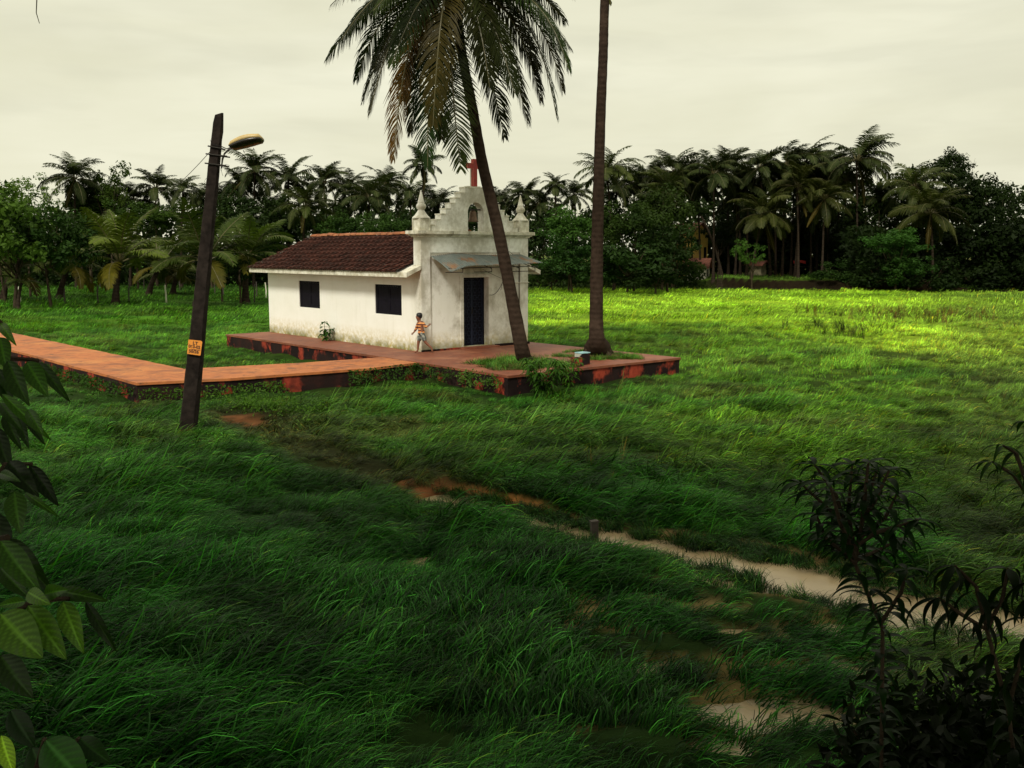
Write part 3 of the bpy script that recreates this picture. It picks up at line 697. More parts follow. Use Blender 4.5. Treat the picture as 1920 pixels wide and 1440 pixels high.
def palm(base, top, rad, label, fronds, tint=(1, 1, 1), group=None, scale=1.0, az0=None, wind=0.0, rs=None, name='coconut_palm', setk='far', leanm=.3):
    rs = rs or random.Random(int(base.x * 13 + base.y * 7)); root = empty(name, base); tag(root, label, 'palm', group)
    rel = Vector(top) - Vector(base); h = rel.z
    b0 = Vector((0, 0, -.3)); pts = [b0, Vector((rel.x * .05, rel.y * .05, h * .12)), Vector((rel.x * .25, rel.y * .25, h * .4)), Vector((rel.x * .6, rel.y * .6, h * .72)), rel]
    tr = link('trunk', trunk_mesh('trunk', pts, [rad * 2.4, rad * 1.35, rad, rad * .9, rad * .8], M['farbark'], 7, .04, rs), root)
    tr.color = (1, 1, 1, 1)
    a = rs.uniform(0, 6.28)
    order = []
    for key, cnt in fronds: order += [key] * cnt
    for i, key in enumerate(order):
        a += 2.39996 + rs.gauss(0, .12); az = a
        if wind:                                  # fronds streaming to leeward (+x)
            az = atan2(sin(a) * (1 - .4 * wind), cos(a) + wind * (1.0 if key in ('up', 'mid') else .35))
        lib = (FR if key in FR else YF)[key]
        o = link('frond', lib[rs.randrange(len(lib))], root, rel + Vector((cos(az), sin(az), 0)) * .05, (rs.gauss(0, .25), rs.gauss(0, .12), az), scale * rs.uniform(.85, 1.1))
        t = tint if key not in ('dead', 'yold') else (tint[0] * 1.35, tint[1] * .85, tint[2] * .6)
        v = rs.uniform(.7, 1.3); o.color = (t[0] * v, t[1] * v, t[2] * v, 1)
    return root
FULL = [('up', 7), ('mid', 8), ('flat', 7), ('low', 5), ('dead', 1)]
LEAN = [('up', 4), ('mid', 5), ('flat', 4), ('low', 3)]
def ground_z(x, y): return float(terrain(np.array([x]), np.array([y]))[0])
def put_palm(u, v, Y, label, rpx=50, ub=None, tint=(1, 1, 1), fronds=FULL, wind=0, rad=.15, group='coconut palms of the tree line', seed=0):
    top = PY(u, v, Y); ub = u if ub is None else ub; bx = (ub - 960) / F_PX * Y; bs = Vector((bx, Y - .3, ground_z(bx, Y - .3)))
    return palm(bs, top, rad, label, fronds, tint, group, rpx / F_PX * Y / 2.75, wind=wind, rs=random.Random(int(u) * 31 + int(v) + seed))
# crown centre in the photograph (u, v), distance, reach of the crown in px, foot u, tint, wind
D = (1, 1, 1); Lt = (1.35, 1.3, 1.05); Br = (1.15, 1.0, .75); Dk = (.6, .62, .6)
PALMS = [
 (140, 336, 92, 48, 150, D, 0, 'tall coconut palm at far left standing above the rounded green crowns'),
 (292, 352, 96, 40, 300, D, .1, 'coconut palm with a brushy crown, just left of the small lone palm'),
 (205, 372, 98, 38, 210, Dk, 0, 'dark coconut palm among leafy crowns, second palm from the left of the tree line'),
 (252, 375, 97, 36, 250, Dk, 0, 'short dark coconut palm between two taller ones on the left tree line'),
 (343, 356, 90, 30, 345, D, 0, 'small lone coconut palm with drooping skirt in a gap left of the lamp pole'),
 (376, 372, 98, 28, 380, D, 0, 'small coconut palm half hidden by the lamp pole'),
 (412, 372, 100, 34, 420, Dk, 0, 'dark coconut palm directly right of the lamp pole shaft'),
 (478, 322, 96, 44, 480, D, .2, 'tall coconut palm below the street lamp head'),
 (452, 352, 99, 38, 450, Dk, 0, 'coconut palm left of and below the tall one under the lamp head'),
 (541, 338, 98, 46, 545, D, .3, 'broad coconut palm with feathery fronds above the left end of the tiled roof'),
 (608, 342, 97, 42, 612, D, .3, 'coconut palm with upright tuft, right of the broad one above the tiled roof'),
 (572, 388, 88, 44, 570, Lt, 0, 'pale coconut palm with radiating hanging fronds behind the roof ridge end'),
 (655, 352, 99, 36, 655, D, .3, 'coconut palm with swept top fronds behind the middle of the roof'),
 (692, 372, 94, 48, 695, D, .1, 'large drooping coconut palm behind the right half of the roof'),
 (722, 346, 99, 38, 728, D, .2, 'coconut palm directly left of the leaning palm fronds above the roof'),
 (640, 402, 95, 34, 640, Dk, 0, 'low dark coconut palm behind the roof ridge'),
 (770, 372, 96, 40, 772, D, .1, 'rounded coconut palm left of the left pinnacle'),
 (793, 308, 90, 33, 797, D, 0, 'lone tall coconut palm rising straight behind the left pinnacle'),
 (822, 382, 96, 38, 826, Dk, .1, 'dark coconut palm between the left pinnacle and the stepped gable'),
 (508, 400, 97, 36, 508, Dk, 0, 'low dark coconut palm above the left end of the eave'),
 (985, 366, 97, 34, 985, D, .2, 'coconut palm directly above the right pinnacle'),
 (1012, 386, 95, 36, 1012, D, 0, 'low coconut palm just right of the right pinnacle'),
 (1041, 347, 94, 24, 1042, D, 0, 'small lone coconut palm between the right pinnacle and the bare trunk'),
 (1078, 366, 97, 30, 1078, D, .1, 'small coconut palm between the lone one and the bare straight trunk'),
 (1138, 326, 88, 52, 1150, Lt, .1, 'large coconut palm crown directly behind the tall bare trunk'),
 (1188, 346, 97, 36, 1190, D, .4, 'coconut palm just right of the tall bare trunk crown'),
 (1216, 338, 98, 42, 1226, D, .6, 'windswept coconut palm at the left end of the right-hand grove'),
 (1263, 322, 96, 46, 1350, D, .7, 'windswept coconut palm whose trunk leans right towards the yellow house'),
 (1250, 352, 94, 42, 1265, Lt, .4, 'lower coconut palm with pale arching fronds above the rounded bushes'),
 (1338, 326, 95, 48, 1334, D, .6, 'coconut palm with a straight pale trunk right of the yellow house'),
 (1306, 352, 99, 38, 1310, D, .3, 'coconut palm standing over the yellow house'),
 (1382, 336, 99, 36, 1384, D, .6, 'slim coconut palm behind the small green tree on the terrace'),
 (1422, 316, 97, 46, 1440, D, .8, 'dense windswept coconut palm right of the small green tree'),
 (1432, 402, 93, 52, 1405, Br, .1, 'low pale coconut palm with sagging fronds above the small green tree'),
 (1472, 310, 97, 44, 1462, D, .9, 'windswept coconut palm in the middle of the right-hand grove'),
 (1508, 306, 98, 46, 1486, D, .9, 'tall windswept coconut palm over the red cloth'),
 (1494, 350, 94, 46, 1492, Br, .2, 'coconut palm with arching pale fronds below the tallest crowns'),
 (1543, 318, 99, 40, 1548, D, .8, 'windswept coconut palm left of the tallest right-hand crown'),
 (1546, 372, 93, 44, 1536, Br, .2, 'brownish drooping coconut palm low in the right-hand grove'),
 (1606, 300, 95, 56, 1600, D, .8, 'tallest coconut palm at the right end of the grove, crown streaming right'),
 (1584, 340, 98, 42, 1580, Lt, .4, 'coconut palm tucked under the tallest right-hand crown'),
 (1716, 352, 92, 50, 1716, Lt, .3, 'coconut palm among dark trees on the right with arching olive fronds'),
 (1745, 400, 86, 56, 1742, Br, .3, 'low spreading coconut palm in front of the black trees on the right'),
 (1385, 372, 99, 38, 1375, Dk, .2, 'dark coconut palm deep in the right-hand grove'),
 (1520, 400, 99, 40, 1515, Dk, .1, 'short dark coconut palm deep behind the pale ones on the right'),
 (1290, 338, 100, 44, 1295, Dk, .6, 'dark windswept palm just left of the straight pale trunk'),
 (1362, 318, 101, 42, 1362, Dk, .7, 'dark windswept palm right of the straight pale trunk'),
 (1402, 350, 98, 40, 1396, D, .4, 'coconut palm crown directly above the small bright terrace tree'),
 (1450, 336, 100, 42, 1450, Dk, .7, 'dark palm between the two dense windswept crowns in the grove'),
 (1490, 330, 101, 40, 1478, Dk, .7, 'dark palm behind the middle of the right-hand grove'),
 (1528, 345, 101, 42, 1526, Dk, .6, 'dark palm left of and below the tallest right-hand crown'),
 (1565, 315, 100, 42, 1570, Dk, .8, 'dark windswept palm brushing the tallest right-hand crown'),
 (1235, 372, 92, 40, 1240, D, .2, 'low palm over the rounded bushes, left of the yellow house'),
 (1655, 372, 97, 40, 1655, Dk, .3, 'dark palm in the dip right of the tallest crown'),
 (160, 372, 96, 36, 160, Dk, 0, 'dark palm under the right side of the far-left tall palm'),
 (1155, 360, 96, 38, 1160, Dk, .2, 'dark palm half behind the bare straight trunk'),
 (940, 380, 99, 36, 940, Dk, .1, 'dark coconut palm behind the stepped gable, right of the leaning trunk'),
]
for (u, v, Y, r, ub, t, wnd, lab) in PALMS: put_palm(u, v, Y, lab, r * 1.12, ub, t, FULL, wnd, .10)
YOUNG = [
 (224, 470, 64, 92, 222, (2.6, 2.6, 1.3), 'young coconut palm with bright arching fronds behind the fence posts'),
 (386, 468, 62, 92, 374, (1.5, 1.6, 1.0), 'young coconut palm directly behind the lamp pole, with rusty lower fronds'),
 (462, 462, 66, 82, 464, (2.1, 2.3, 1.4), 'young coconut palm with stiff upright fronds left of the chapel'),
 (128, 480, 72, 70, 118, (1.6, 1.6, .9), 'young coconut palm with tawny fronds near the dark trunk on the left'),
 (300, 480, 76, 62, 283, (1.5, 1.5, .9), 'young coconut palm farther back between the two large ones on the left'),
 (20, 490, 70, 80, 12, (.9, .9, .6), 'shaded young coconut palm at the left edge of the picture'),
 (330, 500, 80, 50, 329, (1.3, 1.2, .8), 'small young coconut palm just left of the lamp pole shaft'),
]
for (u, v, Y, r, ub, t, lab) in YOUNG:
    put_palm(u, v + 22, Y, lab, r * 1.0, ub, t, [('yup', 5), ('ymid', 6), ('ylow', 5), ('yold', 2)], .15, .2, 'young palms on the left lawn')
put_palm(40, 530, 60, 'stemless palm seedling behind the white fence post at far left', 34, 40, (1.2, 1.3, .8), [('yup', 3), ('ymid', 5), ('ylow', 4)], 0, .1, 'young palms on the left lawn')

# ------------------------------------------------------------------ broadleaf trees
def leaf_cloud(rs, nclump, per, flat=.8, size=.16, spread=.30, shell=.45, name='crown'):
    """leaf-sized faces in clumps through an uneven crown of unit radius"""
    C_ = []
    while len(C_) < nclump:
        p = rs.normal(size=3); p /= np.linalg.norm(p); r = shell + (1 - shell) * rs.random() ** .6; q = p * r; q[2] = q[2] * flat
        if q[2] < -.55 * flat: continue
        C_.append(q * (1 + .18 * rs.normal()))
    C_ = np.array(C_); R = spread * rs.uniform(.6, 1.35, nclump)
    idx = np.repeat(np.arange(nclump), per); n = len(idx)
    d = rs.normal(size=(n, 3)); d /= np.linalg.norm(d, axis=1)[:, None]; d[:, 2] = d[:, 2] * .9 + .1
    c = C_[idx] + d * (R[idx] * rs.random(n) ** .35)[:, None] * np.array([1, 1, .85])
    nrm = d + rs.normal(size=(n, 3)) * .55 + np.array([0, 0, .5]); nrm /= np.linalg.norm(nrm, axis=1)[:, None]
    t = np.cross(nrm, rs.normal(size=(n, 3))); t /= np.linalg.norm(t, axis=1)[:, None]; b = np.cross(nrm, t)
    s = (size * rs.uniform(.55, 1.25, n))[:, None]
    V = np.stack([c - t * s * .5, c + b * s * .26 + nrm * s * .08, c + t * s * .55, c - b * s * .26 + nrm * s * .08], 1).reshape(-1, 3)
    Fq = np.arange(n * 4).reshape(n, 4)
    return mesh_of(name, V, Fq, [M['leaf']])
npr = np.random.default_rng(11)
CROWN = [leaf_cloud(npr, 52, 80, f, .12, .25, .35) for f in (.8, .95, .7, 1.1, .85)]
AIRY = [leaf_cloud(npr, 30, 55, f, .11, .24, .35) for f in (.9, 1.1)]
BUSH = [leaf_cloud(npr, 22, 110, f, .17, .36) for f in (.75, .9)]
def limbs(h, r, rs, crown_r):
    m = MB(); top = Vector((rs.uniform(-.1, .1) * h, 0, h * .62)); m.tube([(0, 0, -.3), (0, 0, .15), tuple(top * .5), tuple(top)], [r * 1.5, r * 1.1, r * .85, r * .6], 7)
    for k in range(6):
        a = k * 1.05 + rs.uniform(-.3, .3); s0 = top * rs.uniform(.6, 1.0)
        e = Vector((cos(a) * crown_r * rs.uniform(.4, .75), sin(a) * crown_r * rs.uniform(.4, .75), h + crown_r * rs.uniform(-.3, .45)))
        m.tube([tuple(s0), tuple(s0.lerp(e, .5) + Vector((0, 0, -.1 * crown_r))), tuple(e)], [r * .5, r * .3, r * .08], 5)
    return m.mesh('trunk', M['wood'], True)
def tree(u, v, rx, Y, tint, label, lib=CROWN, zs=1.0, ub=None, cat='tree', name='broadleaf_tree', group='leafy trees of the tree line', tr=.2, seed=0):
    c = PY(u, v, Y); ub = u if ub is None else ub; bx = (ub - 960) / F_PX * Y; gz = ground_z(bx, Y); R = rx / F_PX * Y
    rs = random.Random(int(u * 7 + v) + seed); root = empty(name, (bx, Y, gz)); tag(root, label, cat, group)
    link('trunk', limbs(max(.4, c.z - gz), tr * max(.5, R / 3.5), rs, R), root, None, (0, 0, rs.uniform(0, 6)))
    o = link('crown', lib[rs.randrange(len(lib))], root, (c.x - bx, 0, c.z - gz), (0, 0, rs.uniform(0, 6.28)), (R, R, R * zs)); o.color = (*tint, 1); return root
T = [
 (28, 440, 92, 60, (1.6, 1.9, .9), 1.0, 30, 0, 'large yellow-green leafy tree at the left edge'),
 (100, 455, 72, 61, (.8, 1.1, .7), 1.0, 97, 0, 'dark leafy tree on a single dark trunk behind the left fence'),
 (214, 352, 44, 93, (1.5, 1.5, .9), 1.2, 214, 1, 'olive leafy tree rising between palms at the left of the tree line'),
 (176, 385, 48, 95, (.8, .85, .6), 1.0, 176, 0, 'dark leafy tree below the tall palm at far left'),
 (262, 408, 50, 88, (1.3, 1.5, .8), .7, 262, 0, 'spreading leafy tree with pale tips on the left'),
 (315, 415, 46, 92, (.9, 1.0, .6), .8, 315, 0, 'dark leafy tree below the lone palm beside the lamp pole'),
 (60, 372, 52, 75, (2.6, 2.7, 1.4), .8, 60, 1, 'pale feathery tree standing up at the far left'),
 (12, 372, 44, 66, (2.9, 3.0, 1.5), .9, 12, 1, 'pale airy tree cut by the left edge'),
 (175, 440, 60, 84, (.9, 1.1, .6), .7, 175, 0, 'low dark tree behind the bright young palm'),
 (400, 425, 50, 92, (.8, .95, .7), .9, 400, 0, 'leafy tree behind the lamp pole shaft'),
 (452, 405, 52, 94, (.6, .7, .6), 1.0, 452, 0, 'dark leafy tree right of the lamp pole'),
 (520, 430, 56, 92, (.55, .62, .5), 1.0, 520, 0, 'dark leafy tree over the left eave of the chapel'),
 (590, 428, 52, 93, (.6, .7, .5), .9, 590, 0, 'dark leafy tree behind the left end of the ridge'),
 (655, 432, 44, 86, (1.0, 1.3, .8), .8, 655, 0, 'green leafy tree behind the middle of the ridge'),
 (718, 430, 44, 85, (1.1, 1.4, .9), .8, 718, 0, 'green leafy tree with lit top near the facade block'),
 (770, 430, 44, 90, (.6, .75, .55), .9, 770, 0, 'dark leafy tree behind the left pinnacle'),
 (880, 425, 60, 92, (.5, .62, .45), .9, 880, 0, 'dark leafy tree seen through the bell arch'),
 (1008, 445, 48, 93, (.6, .7, .55), 1.0, 1008, 0, 'dark leafy tree right of the chapel front'),
 (1066, 425, 48, 84, (1.5, 2.1, 1.3), .8, 1066, 0, 'bright-topped leafy tree left of the bare trunk'),
 (1072, 480, 56, 83, (.8, 1.2, .9), .8, 1072, 0, 'low leafy tree below the bright-topped one'),
 (1150, 420, 52, 90, (.6, .7, .5), 1.0, 1150, 0, 'dark leafy tree directly behind the bare trunk'),
 (1188, 425, 58, 84, (.95, 1.05, .7), .9, 1188, 0, 'rounded olive tree right of the bare trunk'),
 (1240, 405, 60, 88, (.85, .9, .6), 1.0, 1240, 0, 'rounded leafy tree under the windswept palms'),
 (1250, 470, 60, 82, (.5, .62, .45), .9, 1250, 0, 'very dark tree left of the yellow house'),
 (1175, 490, 64, 80, (.6, .8, .6), .8, 1175, 2, 'dark bush on the field edge right of the bare trunk'),
 (1120, 510, 50, 82, (.7, 1.0, .7), .7, 1120, 2, 'bush on the field edge behind the foot of the bare trunk'),
 (1228, 520, 46, 79, (.45, .55, .4), .7, 1228, 2, 'black-green bush at the left end of the terrace'),
 (1404, 476, 30, 87, (1.6, 2.1, 1.2), 1.0, 1408, 1, 'small bright tree on a thin trunk on the terrace'),
 (1640, 420, 60, 96, (.5, .55, .4), 1.2, 1640, 0, 'dark tree right of the tallest palm trunk'),
 (1676, 455, 50, 84, (1.2, 1.9, 1.2), .6, 1676, 0, 'bright flat-topped green tree at the right of the grove'),
 (1700, 505, 44, 84, (.8, 1.2, .8), .8, 1700, 0, 'lower green tree below the flat-topped one'),
 (1725, 345, 46, 98, (.5, .52, .4), 1.0, 1725, 1, 'dark open-crowned tree left of the highest right-hand crown'),
 (1790, 318, 44, 97, (.42, .48, .35), .9, 1790, 0, 'highest dark leafy crown on the right'),
 (1775, 380, 68, 95, (.35, .4, .3), 1.1, 1775, 0, 'black-green tree below the highest right-hand crown'),
 (1856, 385, 56, 93, (.38, .44, .32), 1.0, 1856, 0, 'dark leafy tree second from the right edge'),
 (1900, 415, 50, 90, (.4, .48, .35), 1.0, 1900, 1, 'dark open-crowned tree at the right edge'),
 (1830, 460, 84, 90, (.28, .33, .25), 1.0, 1830, 0, 'near-black tree filling the right of the tree line'),
 (1915, 480, 70, 88, (.28, .33, .25), 1.0, 1915, 0, 'near-black tree cut by the right edge'),
 (1590, 470, 60, 99, (.35, .4, .3), 1.2, 1590, 0, 'dark tree behind the right-hand palm trunks'),
 (1520, 440, 60, 104, (.3, .35, .25), 1.2, 1520, 0, 'dark tree deep behind the middle palm trunks'),
 (1450, 450, 60, 106, (.3, .35, .25), 1.2, 1450, 0, 'dark tree deep behind the pale drooping palm'),
 (1370, 430, 60, 108, (.3, .35, .25), 1.2, 1370, 0, 'dark tree deep behind the straight pale trunk'),
 (1650, 520, 50, 86, (.4, .5, .35), .7, 1650, 2, 'dark bush at the right end of the terrace'),
 (1560, 512, 34, 88, (.6, .8, .5), .7, 1560, 2, 'small bush on the terrace right of the palm feet'),
 (1740, 520, 52, 85, (.35, .45, .3), .7, 1740, 2, 'dark bush below the low spreading palm on the right'),
 (1820, 520, 60, 87, (.28, .34, .25), .7, 1820, 2, 'black bush at the field edge, second from the right'),
 (1905, 520, 56, 88, (.3, .36, .26), .7, 1905, 2, 'black bush at the field edge by the right margin'),
 (1258, 452, 40, 90, (.5, .6, .42), 1.1, 1258, 0, 'dark tree hiding the left side of the yellow house'),
 (1352, 440, 30, 100, (.4, .48, .35), 1.0, 1345, 0, 'dark tree overhanging the right side of the yellow house'),
 (1300, 396, 36, 92, (.5, .58, .4), .6, 1262, 0, 'dark tree crown drooping over the roof of the yellow house'),
 (1380, 480, 44, 104, (.35, .4, .3), 1.2, 1380, 0, 'dark tree filling the gap behind the small bright tree'),
 (1470, 490, 50, 105, (.3, .36, .26), 1.2, 1470, 0, 'dark tree filling the gap behind the middle palm feet'),
 (445, 505, 34, 64, (.5, .65, .4), 1.0, 452, 1, 'small dark bushy tree left of the chapel corner'),
 (420, 480, 30, 68, (.6, .7, .5), 1.0, 418, 1, 'small dark tree just right of the lamp pole shaft'),
 (1035, 515, 40, 86, (.7, .85, .5), .6, 1035, 2, 'low bush on the field edge right of the chapel'),
]
LIBS = [CROWN, AIRY, BUSH]
for (u, v, r, Y, tint, zs, ub, li, lab) in T:
    b = li == 2; tree(u, v, r, Y, tint, lab, LIBS[li], zs, ub, 'bush' if b else 'tree', 'bush' if b else 'broadleaf_tree', 'bushes at the field edge' if b else 'leafy trees of the tree line', .14)
# the far wood that closes the view: one mass
def mass(name, label, xs, yf, zf, n, size, tint, seed, thick=7):
    rs = np.random.default_rng(seed); x = rs.uniform(xs[0], xs[1], n); y = yf(x) + rs.random(n) ** 1.5 * thick
    top = zf(x) * (.65 + .5 * fbm(x * .22, y * .3, seed)); zz = rs.random(n) ** .85 * top + terrain(x, y)
    c = np.stack([x, y, zz], 1); nr = rs.normal(size=(n, 3)) + np.array([0, -.7, .6]); nr /= np.linalg.norm(nr, axis=1)[:, None]
    t = np.cross(nr, rs.normal(size=(n, 3))); t /= np.linalg.norm(t, axis=1)[:, None]; b = np.cross(nr, t); s = (size * rs.uniform(.5, 1.3, n))[:, None]
    V = np.stack([c - t * s * .5, c + b * s * .3, c + t * s * .5, c - b * s * .3], 1).reshape(-1, 3)
    o = link(name, mesh_of(name, V, np.arange(n * 4).reshape(n, 4), [M['leaf']])); o.color = (*tint, 1); return tag(o, label, None, None, 'stuff')
mass('far_wood', 'dark wood closing the view behind all palms', (-105, 125), lambda x: 118 - np.abs(x) * .05, lambda x: 9.5 + 3.0 * (x > 15), 46000, .75, (.45, .5, .38), 3, 14)
mass('far_undergrowth', 'low scrub under the trees right of the chapel', (-4, 18), lambda x: 92 + 0 * x, lambda x: 2.6 + 0 * x, 9000, .35, (.75, .85, .55), 5, 6)
mass('shaded_scrub', 'black scrub at the foot of the right-hand trees', (30, 70), lambda x: 88 + 2 * np.sin(x), lambda x: 4.6 + 0 * x, 14000, .5, (.3, .36, .26), 6, 7)
mass('terrace_scrub', 'dark scrub behind the palm feet on the terrace', (14, 45), lambda x: 103 + 0 * x, lambda x: 6.0 + 0 * x, 9000, .6, (.3, .34, .25), 8, 8)
mass('left_scrub', 'dark scrub behind the left-hand lawn', (-75, -14), lambda x: 97 + 0 * x, lambda x: 4.5 + 0 * x, 14000, .6, (.4, .5, .3), 9, 8)

# ------------------------------------------------------------------ the two palms on the platform
def hero_frond(root, start, ctrl, tip, rs, nl=96, ll=.96, tint=(1, 1, 1), hang=.75, fwd=.5):
    P = []; s, c, e = Vector(start), Vector(ctrl), Vector(tip)
    for i in range(15): t = i / 14; P.append(s * (1 - t) ** 2 + c * 2 * t * (1 - t) + e * t * t)
    L = sum((b - a).length for a, b in zip(P, P[1:]))
    me = frond_mesh('frond', P, int(nl * min(1.15, L / 4.3 + .25)), ll, .029, hang, fwd, 3, rs=rs, rach_r=.032, mats=[M['frond'], M['rachis']], ragged=.26)
    o = link('frond', me, root); o.color = (*tint, 1); return o
b1 = PZ(987, 682, .42); palm1 = empty('coconut_palm', b1); tag(palm1, 'big leaning coconut palm before the chapel door, fronds hanging over the gable', 'palm', 'coconut palms on the platform')
tp = [PZ(988, 684, .30), Vector((.28, 25.9, .75)), Vector((0.0, 25.85, 2.19)), Vector((-.36, 25.7, 3.98)), Vector((-.74, 25.5, 5.58)), Vector((-1.0, 25.4, 7.01)), Vector((-1.24, 25.3, 8.28)), PY(852, -10, 25.2)]
link('trunk', trunk_mesh('trunk', [p - b1 for p in tp], [.27, .195, .165, .155, .14, .13, .12, .14], M['trunk'], 14, .022), palm1)
c1 = PY(851, -18, 25.2)
HF = [ # control and tip in the picture, depth offsets, tint, hang
 ((735, -75), (612, 112), .3, .6, Lt, .95), ((700, -60), (628, -30), 1.5, 2.0, D, .8), ((745, -30), (694, 212), -.6, -.9, D, .7),
 ((760, -20), (738, 300), -1.2, -1.3, (3.2, 1.6, .9), .7), ((800, 10), (802, 312), -.9, -1.2, D, .7), ((828, -80), (812, 235), -2.2, -2.0, (1.7, 1.3, .8), .75),
 ((834, 70), (864, 318), -.9, -1.0, (1.7, 1.8, 1.4), .35), ((890, -10), (946, 258), .9, 1.2, D, .55), ((935, -20), (990, 232), .2, .6, D, .6),
 ((1000, -60), (1044, 222), -.4, -.6, D, .8), ((1010, -80), (1066, 130), -1.6, -1.8, Lt, .9), ((960, -90), (1060, 40), 1.5, 2.0, D, .85),
 ((770, -90), (650, 60), 1.5, 2.1, D, .95), ((930, -60), (1010, 130), 1.2, 1.6, D, .7), ((790, -40), (755, 190), 1.3, 1.7, (1.6, 1.3, .9), .7), ((905, -60), (965, 175), -1.3, -1.5, D, .7),
 ((820, -120), (700, 20), -2.2, -2.6, D, .9), ((880, -90), (930, 120), 2.0, 2.6, D, .7),
 ((840, -190), (760, -180), -1.5, -3.0, D, .6), ((870, -220), (950, -190), .5, 1.5, D, .6), ((850, -250), (860, -260), 1.5, 2.8, Lt, .5), ((900, -180), (1010, -90), -1.2, -2.2, D, .8), ((800, -190), (690, -130), .8, 1.0, D, .8), ((850, -240), (880, -300), -.3, -1.0, Lt, .4),
 ((720, -40), (668, 150), .9, 1.3, D, .95), ((790, -10), (770, 250), .4, .5, (1.3, 1.0, .7), .7),
 ((960, -50), (1015, 190), .6, .9, D, .75), ((985, -90), (1050, 90), .2, .4, D, .85), ((800, -70), (735, 120), -1.7, -2.0, D, .85),
 ((930, -110), (1030, -20), 1.0, 1.4, D, .9), ((960, -60), (1070, 90), -.9, -1.2, D, .95), ((770, -110), (660, -10), .6, .9, D, .95),
 ((740, -90), (640, 75), -1.0, -1.6, D, 1.0), ((820, 30), (828, 262), 1.2, 1.5, D, .6), ((890, -60), (918, 165), -1.6, -1.6, D, .7), ((780, -60), (700, 130), 2.2, 2.8, D, .8), ((760, -60), (680, 190), .3, .2, D, .9),
 ((965, -130), (1075, -10), -.2, -.3, D, .9), ((1010, -50), (1055, 170), .8, 1.1, D, .8), ((740, -120), (620, 10), -.6, -.9, D, .9),
]
rs1 = random.Random(21)
for (cu, cv), (tu, tv), d1, d2, tint, hg in HF:
    hero_frond(palm1, c1 - b1, PY(cu, cv, 25.2 + d1) - b1, PY(tu, tv, 25.2 + d2) - b1, rs1, tint=tuple(x * rs1.uniform(.55, 1.0) for x in tint), hang=hg)
m = MB()
for k in range(14):
    a = k * 2.4; r = .16; p = c1 - b1 + Vector((cos(a) * r, sin(a) * r, -.35 - .05 * (k % 4)))
    m.lathe([(.01, -.13), (.07, -.09), (.10, 0), (.08, .08), (.02, .13)], tuple(p), 8)
m.build('coconut_bunch', M['rachis'], palm1, True)
b2 = PZ(1120, 670, .42); palm2 = empty('coconut_palm', b2); tag(palm2, 'tall straight bare palm trunk with flared root foot on the right of the platform', 'palm', 'coconut palms on the platform')
tp2 = [b2 + Vector((0, 0, -.15)), b2 + Vector((0, 0, .22)), PY(1119, 640, 27.5), PY(1118, 590, 27.5), PY(1120, 450, 27.5), PY(1125, 250, 27.5), PY(1131, 100, 27.5), PY(1134, 0, 27.5), PY(1146, -330, 27.5)]
link('trunk', trunk_mesh('trunk', [p - b2 for p in tp2], [.50, .40, .23, .19, .165, .14, .125, .12, .13], M['trunk'], 16, .022), palm2)
rm = MB(); rs2 = random.Random(4)
for k in range(70):
    a = k * .9 + rs2.uniform(-.2, .2); r1_ = rs2.uniform(.26, .36); r2_ = rs2.uniform(.42, .62)
    rm.tube([(cos(a) * r1_ * .8, sin(a) * r1_ * .8, .45), (cos(a) * r1_ * 1.1, sin(a) * r1_ * 1.1, .22), (cos(a) * r2_, sin(a) * r2_, -.03)], [.02, .03, .022], 4)
rm.build('root_mat', M['wood'], palm2)
c2_ = tp2[-1]
lib2 = []
for i, (el, dr_) in enumerate(((1.2, 1.3), (.8, 1.5), (.3, 1.4), (-.2, 1.0))): lib2.append(frond_mesh('frond', arc(el, dr_, 4.2), 60, .8, .05, .8, .5, 2, rs=random.Random(i + 60), rach_r=.04, mats=[M['frond'], M['rachis']]))
for k in range(18):
    link('frond', lib2[[0, 1, 1, 2, 2, 0][k % 6]], palm2, c2_ - b2, (rs2.gauss(0, .1), rs2.gauss(0, .1), k * 2.4), rs2.uniform(.8, 1.0))
dd = frond_mesh('frond', [PY(1146, -330, 27.5) - b2, PY(1162, -260, 27.3) - b2, PY(1156, -120, 27.2) - b2, PY(1144, 12, 27.2) - b2], 50, .3, .04, .9, .5, 2, rs=random.Random(9), mats=[M['frond'], M['rachis']])
o = link('frond', dd, palm2); o.color = (2, 1.6, .9, 1)
